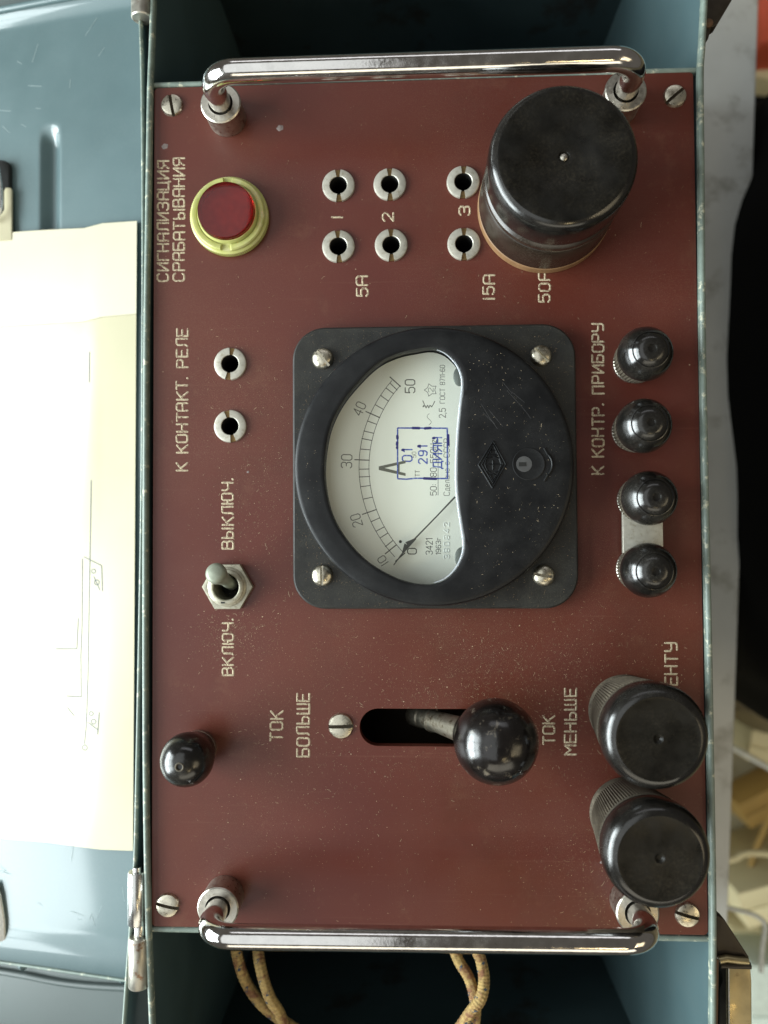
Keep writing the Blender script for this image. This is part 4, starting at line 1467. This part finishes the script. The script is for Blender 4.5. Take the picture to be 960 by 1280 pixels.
# symbols: sine wave, iron-vane mark, test star
prt('sine_mark', [[W(536.5 + 2.6 * math.sin(i / 16 * 2 * PI), 531 - i * 14 / 16, zp) for i in range(17)]], .06, 'ink_pale')
zig = [(529, 501.5), (531, 505.5), (532, 507)]
prt('moving_iron_mark', [[W(x, y, zp) for x, y in q_] for q_ in ([(528.5, 501), (530.5, 505.5), (528.6, 508.6)], [(543.4, 501.5), (541.4, 505.8), (539.5, 508.6)],
                         [(528.6, 508.6), (531.5, 507), (532.5, 510), (534.5, 506.5), (536, 510), (537.5, 506.5), (539.5, 508.6)])], .10)
star = []
for i in range(11):
    a = 2 * PI * i / 10 + PI
    r = 8.2 if i % 2 == 0 else 4.9
    star.append(W(538.5 + r * math.cos(a), 487.5 + r * math.sin(a), zp))
prt('star_mark', [star], .07)
dtext('star_mark', '2', 541.5, 490, 485, 6, .06)
dot = W(500.5, 677, zp)
obj('dial_dot', xf(lathe([(0.42, 0), (0.38, 0.01)], 20)), M['ink'], am, at=(dot.x, dot.y, zp))


# bold A
def quad_px(pp, z, dz=0.015):
    a = [W(x, y, z) for x, y in pp]
    n = len(a)
    t_ = [v + Vector((0, 0, dz)) for v in a]
    V = [v - dcp for v in a + t_]
    return V, [tuple(range(n)), tuple(range(2 * n - 1, n - 1, -1))] + [(i, (i + 1) % n, n + (i + 1) % n, n + i) for i in range(n)]


obj('unit_letter', join(quad_px([(473.5, 583.2), (473.5, 587.5), (507, 595), (507, 591.5)], zp), quad_px([(473.5, 586.5), (473.5, 583.0), (507, 575.5), (507, 579)], zp + .004, .016),
                        quad_px([(496.5, 579), (499.5, 579), (499.5, 592.5), (496.5, 592.5)], zp + .008, .016)), M['ink_pale'], am, at=dcp, smooth=False)
# blue stamp
sq = [[(497, 598), (497, 535.5)], [(497.5, 535), (559, 535.3)], [(559, 536), (559.3, 598)], [(559, 598.2), (520, 597.8), (508, 599), (497.5, 598.5)]]
prt('ink_stamp', [[W(x, y, zp + 0.02) for x, y in q_] for q_ in sq], .20, 'stamp')
dtext('ink_stamp', '01', 515, 576.6, 562, 12, .19, m='stamp', gap=2.4)
dtext('ink_stamp', '291', 533.8, 579.5, 557.5, 10.5, .19, m='stamp', gap=2.2)
dtext('ink_stamp', 'ДИЯН', 552, 585, 547, 10.5, .19, m='stamp', gap=1.7)
bl = [[(516, 535), (524, 535.2)], [(531, 535.5), (538, 535)], [(560, 544), (560.3, 556)], [(496.5, 553), (496.3, 556)], [(496.6, 545), (496.8, 548)], [(496.3, 559), (496.4, 560)], [(503, 562.5), (504.5, 562.3)], [(523, 557.8), (525, 557.4)],
      [(541.5, 547.8), (543, 547.5)], [(530, 598), (545, 598.5)]]
prt('stamp_blot', [[W(x, y, zp + 0.03) for x, y in q_] for q_ in bl], .36, 'stamp_dark')
# grey clips that hold the dial card
for px, py, rx, ry in ((574, 471, 7.5, 12), (577, 697, 8.5, 13)):
    c_ = W(px, py, ZD)
    k = k_at(ZD)
    ringp = [[(math.cos(t / 24 * 2 * PI) * rx / k * s_, math.sin(t / 24 * 2 * PI) * ry / k * s_, z) for t in range(24)] for s_, z in ((1, 0.05), (1, 0.5), (.85, .7))]
    obj('dial_clip', loops(ringp, True, False, True), M['clip_grey'], am, at=(c_.x, c_.y, ZD))
# needle with its arrow vane
t0 = W(492, 706.5, ZD + 1.6)
t1 = W(504, 686, ZD + 1.6)
t2 = W(512, 675, ZD + 1.6)
t3 = W(585, 603, ZD + 1.6)
z_ = Vector((0, 0, 1))


def blade(a, b_, wa, wb, th=0.16):
    d = (b_ - a).normalized()
    s = z_.cross(d)
    V = [a + s * wa, b_ + s * wb, b_ - s * wb, a - s * wa]
    V = V + [v - z_ * th for v in V]
    return [v - dcp for v in V], [(0, 1, 2, 3), (7, 6, 5, 4), (0, 4, 5, 1), (1, 5, 6, 2), (2, 6, 7, 3), (3, 7, 4, 0)]


t1b = lerp(t1, t2, 0.35)
obj('needle', join(blade(t0, W(503.5, 691, ZD + 1.6), 0.12, 0.2), blade(W(503.5, 691, ZD + 1.6), W(509, 681, ZD + 1.61), 0.25, 0.85), blade(W(509, 681, ZD + 1.62), W(520, 673, ZD + 1.62), 0.85, 0.2),
                   blade(W(512, 681, ZD + 1.6), W(569, 621, ZD + 1.6), 0.09, 0.24), blade(W(516, 675.5, ZD + 1.6), W(545, 646, ZD + 1.6), 0.12, 0.14)), M['needle'], am, at=dcp, smooth=False)
# emblem on the cover: double diamond with its letters
ze = 9.49
emb = [[(616.5, 551.5), (632, 580.5), (615.5, 610), (598, 581), (616.5, 551.5)], [(616.5, 556), (628.5, 580.5), (616, 604), (602, 581), (616.5, 556)],
       [(613, 563), (620.5, 563)], [(611.5, 569), (622.5, 569), ], [(613, 563), (613, 566)], [(620.5, 563), (620.5, 566)],
       [(606, 580.5), (626.5, 580.5)], [(606, 580), (608, 573), (614, 571.5)], [(626.5, 580), (624, 573), (618, 571.5)], [(616, 576), (616, 580)],
       [(606, 581), (609, 588.5), (613, 590.5)], [(626.5, 581), (623.5, 588.5), (619, 590.5)], [(616, 580), (616, 587)],
       [(612, 594), (616, 601), (620, 594)], [(612, 594), (616, 592.5), (620, 594)]]
obj('emblem', ridge([[W(x, y, ze) - dcp for x, y in q_] for q_ in emb], .22, .30), M['meter_black'], am, at=dcp, smooth=False)
# zero adjuster: round boss, slot and a raised arc
zc = W(661, 580, 9.7)
zadj = obj('zero_adjuster', lathe([(4.3, 9.3), (4.25, 9.62), (4.1, 9.68), (3.6, 9.60), (3.0, 9.56), (1.9, 9.58), (0.05, 9.6)], 64, False, True), M['meter_black'], am, at=(zc.x, zc.y, 0), angle=25)
obj('adjuster_screw', lathe([(2.1, 9.5), (2.05, 9.63), (0.1, 9.64)], 32), M['scratch'], am, at=(zc.x - 1.2, zc.y, 0), angle=25)
obj('adjuster_slot', box(-2.6, -0.6, -0.6, 0.5, 9.5, 9.66), M['black_hole'], am, at=(zc.x, zc.y, 0), smooth=False)
arc = [W(661 + 29.5 * math.cos(R(a)), 580.5 + 22 * math.sin(R(a)), 9.5) for a in range(-34, 35, 4)]
obj('adjuster_arc', tube([p - dcp for p in arc], 0.34, 10), M['meter_black'], am, at=dcp)
arc = [[W(680, 560, 9.5), W(684.5, 568.5, 9.5)], [W(684.5, 593.5, 9.5), W(680, 601.5, 9.5)]]
for q_ in arc:
    obj('adjuster_arc', tube([p - dcp for p in q_], 0.28, 8), M['meter_black'], am, at=dcp)
# scratches on the cover
scr = [[(601, 505), (612, 522), (622, 536)], [(611, 512), (628, 533)], [(634, 488), (652, 508), (664, 523)], [(640, 490), (655, 503)], [(629, 478), (640, 492)], [(604, 516), (618, 530)]]
setp(obj('scratches', ridge([[W(x + random.uniform(-.5, .5), y, 9.502) - dcp for x, y in q_] for q_ in scr], .03, .008), M['scratch'], am, at=dcp, smooth=False), kind='stuff')
for px, py, a in ((403, 447.5, 40), (676.5, 444, 45), (402.5, 719.5, 0), (680, 719.5, 80)):
    c_ = W(px, py, 4.6)
    c_.z = 3.6
    r = 13.6 / k_at(4.5)
    w = r * 0.25
    rot_ = Matrix.Rotation(R(a), 3, 'Z')
    g = join(half_dome(r, 1.9, w, 1, 0.1, 0.1), half_dome(r, 1.9, w, -1, 0.1, 0.1), box(-w / 2 - .02, w / 2 + .02, -r * .9, r * .9, 0, 0.35))
    obj('mounting_screw', xf(g, rot_), M['screw'], am, at=c_, angle=35)


# dust and lint ---------------------------------------------------------------------------
def dust_bits(n, place, smin, smax):
    V, F = [], []
    for _ in range(n):
        p = place()
        if p is None:
            continue
        s = random.uniform(smin, smax) * (1.0 if random.random() < .9 else 1.7)
        a = random.uniform(0, 6.28)
        k = len(V)
        if random.random() < 0.12:            # fibre
            L_ = s * random.uniform(3, 7)
            w = 0.025
            b0 = random.uniform(-.6, .6)
            pts = [Vector((math.cos(a + b0 * t) * L_ * t, math.sin(a + b0 * t) * L_ * t, 0.03)) for t in (0, .33, .66, 1)]
            for i in range(3):
                k = len(V)
                d = (pts[i + 1] - pts[i]).normalized()
                q_ = Vector((-d.y, d.x, 0)) * w
                V += [p + pts[i] + q_, p + pts[i] - q_, p + pts[i + 1] - q_, p + pts[i + 1] + q_]
                F.append((k, k + 1, k + 2, k + 3))
            continue
        for i in range(4):
            an = a + i * PI / 2 + random.uniform(-.4, .4)
            rr = s * random.uniform(.35, 1)
            V.append(p + Vector((math.cos(an) * rr, math.sin(an) * rr * 0.75, -0.01)))
        V.append(p + Vector((0, 0, s * 0.4)))
        F += [(k, k + 1, k + 4), (k + 1, k + 2, k + 4), (k + 2, k + 3, k + 4), (k + 3, k, k + 4)]
    return V, F


def on_panel(px, py):
    p = W(px, py, 0.005)
    if abs(p.x) > PW - .5 or abs(p.y) > PH - .5:
        return None
    if abs(p.x - fc.x) < hw + .2 and abs(p.y - fc.y) < hw + .2:
        return None
    for s_ in sock:
        if (p.xy - s_.xy).length < 5:
            return None
    if 448 < px < 600 and 885 < py < 934:
        return None
    return p


def place_panel():
    r = random.random()
    if r < .38:
        return on_panel(random.gauss(640, 110), random.gauss(860, 60))
    if r < .52:
        return on_panel(random.gauss(400, 100), random.gauss(960, 90))
    if r < .66:
        return on_panel(random.gauss(320, 40), random.gauss(640, 110))
    if r < .72:
        return on_panel(random.gauss(290, 30), random.gauss(790, 22))
    if r < .80:
        return on_panel(random.gauss(740, 50), random.gauss(1090, 60))
    return on_panel(random.uniform(190, 888), random.uniform(100, 1170))


setp(obj('dust', dust_bits(2600, place_panel, .05, .17), M['dustmat'], face, smooth=False), kind='stuff')
setp(obj('dust', dust_bits(12000, place_panel, .05, .15), M['dustdim'], face, smooth=False), kind='stuff')


def place_flange():
    px, py = random.uniform(366, 718), random.uniform(406, 760)
    p = W(px, py, 3.63)
    if abs(p.x - fc.x) > hw - .8 or abs(p.y - fc.y) > hw - .8 or (p.xy - dc.xy).length < 37.6:
        return None
    if random.random() > min(1, 0.25 + 1.2 * max(0, ((p.xy - dc.xy).length - 38) < 3.5) + 0.1):
        return None
    return p


def place_disc():
    px, py = random.uniform(585, 712), random.uniform(420, 745)
    if random.random() < .12:
        px, py = random.uniform(372, 404), random.uniform(480, 700)
    p = W(px, py, 9.51)
    if (p.xy - dc.xy).length > 34.8:
        return None
    return p


setp(obj('dust', dust_bits(6500, place_flange, .05, .13), M['dustdim'], am, smooth=False), kind='stuff')
setp(obj('dust', dust_bits(520, place_disc, .05, .10), M['dustmat'], am, smooth=False), kind='stuff')

# ================================================================== CORDS
def braid(name, strands, label):
    base = strands[0][0]
    c0 = W(base[0], base[1], base[2])
    root = empty(name, c0, label, 'cord', 'braided cords in the lower recess of the case')
    for st in strands:
        pts = spline([W(x, y, z) for x, y, z in st], 40)
        rr = 1.65
        g = tube([p - c0 for p in pts], rr, 32)
        VV = []
        for iv, v in enumerate(g[0]):
            ii, jj = iv // 32, iv % 32
            cpt = pts[ii] - c0
            t_ = 2 * PI * jj / 32
            b_h = 0.5 + 0.5 * math.sin(4 * t_ + ii * 0.42) * math.sin(4 * t_ - ii * 0.42)
            VV.append(cpt + (v - cpt) * (0.93 + 0.13 * b_h))
        obj('strand', (VV, g[1]), M['cord'], root, at=c0, angle=70)
        V, F = [], []
        n = len(pts)
        i = 3
        while i < n - 7:
            t = (pts[i + 1] - pts[i]).normalized()
            s = t.cross(z_).normalized()
            u = s.cross(t).normalized()
            a = random.uniform(-1.2, 1.2)
            for k in range(3):
                j = min(n - 1, i + 4 * k)
                aa = a + 0.28 * k
                c1 = pts[j] + (s * math.sin(aa) + u * math.cos(aa)) * (rr * 1.05)
                c2 = pts[j] + (s * math.sin(aa + .55) + u * math.cos(aa + .55)) * (rr * 1.05)
                V += [c1, c2]
            q_ = len(V) - 6
            F += [(q_, q_ + 1, q_ + 3, q_ + 2), (q_ + 2, q_ + 3, q_ + 5, q_ + 4)]
            i += random.choice((16, 24, 36))
        setp(obj('fleck', ([v - c0 for v in V], F), M['cord_fleck'], root, at=c0), kind='stuff')
    return root


braid('braided_cord', [[(300, 1130, -30), (295, 1175, -22), (298, 1200, -20), (308, 1228, -20), (326, 1254, -20), (352, 1275, -22), (390, 1300, -28)],
                       [(322, 1130, -30), (322, 1175, -22), (324, 1200, -18), (330, 1226, -16), (338, 1248, -16), (350, 1268, -18), (362, 1300, -24)]],
      'pair of tan braided cord strands under the left half of the lower handle')
braid('braided_cord', [[(560, 1130, -30), (565, 1175, -22), (573, 1200, -20), (586, 1222, -18), (593, 1246, -16), (594, 1270, -16), (588, 1310, -18)],
                       [(592, 1130, -30), (594, 1180, -20), (601, 1200, -18), (605, 1225, -16), (601, 1248, -14), (588, 1266, -14), (572, 1290, -16), (560, 1312, -20)]],
      'pair of tan braided cord strands below the middle of the lower handle')

# ================================================================== SURROUNDINGS
te = [W(951, -60, -150), W(950, 0, -150), W(911, 1160, -150), W(906, 1330, -150)]
ol = [(-520, te[0].y + 30), (te[0].x + 2, te[0].y + 30)] + [(v.x, v.y) for v in te[1:3]] + [(te[3].x, te[3].y - 30), (-520, te[3].y - 30)]
o = obj('tabletop', plate([ol], -176, -151.3, 0.8), M['table'], None, at=(0, 0, 0), angle=40)
o['kind'] = 'structure'
o = obj('floor', box(-3000, 3000, -3000, 3000, -440, -420), M['floor'], None, smooth=False)
o['kind'] = 'structure'


def tag(o, label, cat, group=None):
    return setp(o, label, cat, group)


# black padded bag beyond the table edge
bc_ = W(1010, 480, -220)
prof = []
V, F = [], []
ls = []
for i in range(25):
    ph = -PI / 2 + PI * i / 24
    ring = []
    for j in range(64):
        t = 2 * PI * j / 64
        ex = lambda c_, p: math.copysign(abs(c_) ** p, c_)
        x = 66 * ex(math.cos(t), .7) * ex(math.cos(ph), .6)
        y_ = 166 * ex(math.sin(t), .95) * ex(math.cos(ph), .6)
        zz = 195 * ex(math.sin(ph), .7)
        wv = 1 + 0.02 * math.sin(7 * t + 2 * ph) + 0.015 * math.sin(13 * t - 5 * ph)
        ring.append((x * wv, y_ * wv, zz))
    ls.append(ring)
bag = obj('padded_bag', loops(ls, True, True, True), M['cloth'], None, at=(W(1002, 520, -215).x, W(1002, 520, -215).y, -225))
tag(bag, 'black padded cloth bag standing beside the table edge, right of the case', 'bag')


def blurred_box(px0, py0, px1, py1, z0, z1, m, label, cat, rot=0, name='cardboard_box', bev=1.5):
    a, b_ = W(px0, py0, z1), W(px1, py1, z1)
    cx, cy = (a.x + b_.x) / 2, (a.y + b_.y) / 2
    w, h = abs(a.x - b_.x) / 2, abs(a.y - b_.y) / 2
    e = empty(name, (cx, cy, z0), label, cat, 'boxes on the floor beyond the table')
    obj('carton', xf(box(-w, w, -h, h, 0, z1 - z0 - 1.4, bev), Matrix.Rotation(R(rot), 3, 'Z')), M[m], e, at=(cx, cy, z0))
    obj('flap', xf(box(-w, w * .96, 0.6, h * .97, z1 - z0 - 1.2, z1 - z0, .2), Matrix.Rotation(R(rot), 3, 'Z')), M[m], e, at=(cx, cy, z0))
    obj('flap', xf(box(-w, w * .98, -h * .98, -0.6, z1 - z0 - 1.2, z1 - z0 - .1, .2), Matrix.Rotation(R(rot), 3, 'Z')), M[m], e, at=(cx, cy, z0))
    return e


blurred_box(946, -90, 1060, 50, -420, -300, 'red', 'orange-red cardboard box at the upper right, beyond the table edge', 'box', 2)
blurred_box(942, 58, 1020, 100, -420, -330, 'cream', 'cream cardboard box just below the orange-red box', 'box', -8)
blurred_box(942, 108, 1040, 150, -420, -350, 'cloth', 'dark low box between the cream box and the black bag', 'box', 12)
blurred_box(936, 920, 1010, 960, -420, -330, 'cream', 'small pale cream box below the black bag, on the right edge', 'box', -14)
blurred_box(925, 985, 1010, 1020, -420, -380, 'ochre', 'ochre brown box lying between the pale boxes on the floor', 'box', 28)
blurred_box(926, 1102, 1030, 1150, -420, -330, 'cream', 'wide cream box behind the bent white wire', 'box', 16)
blurred_box(918, 1160, 958, 1230, -420, -360, 'cream', 'cream box lying inside the bent white wire', 'box', 8)
blurred_box(938, 1205, 1040, 1340, -420, -320, 'pale_green', 'pale greenish-white box at the lower right corner beside the latch', 'box', 0)


def wire(pp, z, r, m, label, cat, name):
    q_ = spline([W(x, y, z) for x, y in pp], 8)
    c0 = q_[0].copy()
    return tag(obj(name, tube([p - c0 for p in q_], r, 12), M[m], None, at=c0), label, cat)


wire([(890, 1128), (915, 1136), (938, 1142), (950, 1148), (955, 1153), (956.5, 1162), (953, 1185), (951, 1215)], -200, 1.2, 'white_wire', 'bent white wire frame beyond the table, right of the lower latch', 'wire', 'wire_frame')
wire([(900, 936), (915, 935), (935, 945), (965, 962)], -330, 1.8, 'white_wire', 'thin white cable crossing the gap under the black bag', 'cable', 'cable')
wire([(880, 1078), (915, 1074), (930, 1067), (950, 1066), (985, 1070)], -300, 2.2, 'cream', 'pale beige cable running level above the wide cream box', 'cable', 'cable')
wire([(964, 1020), (952, 1045), (942, 1070), (935, 1105)], -360, 2.2, 'ochre', 'ochre cable hanging down between two cream boxes', 'cable', 'cable')
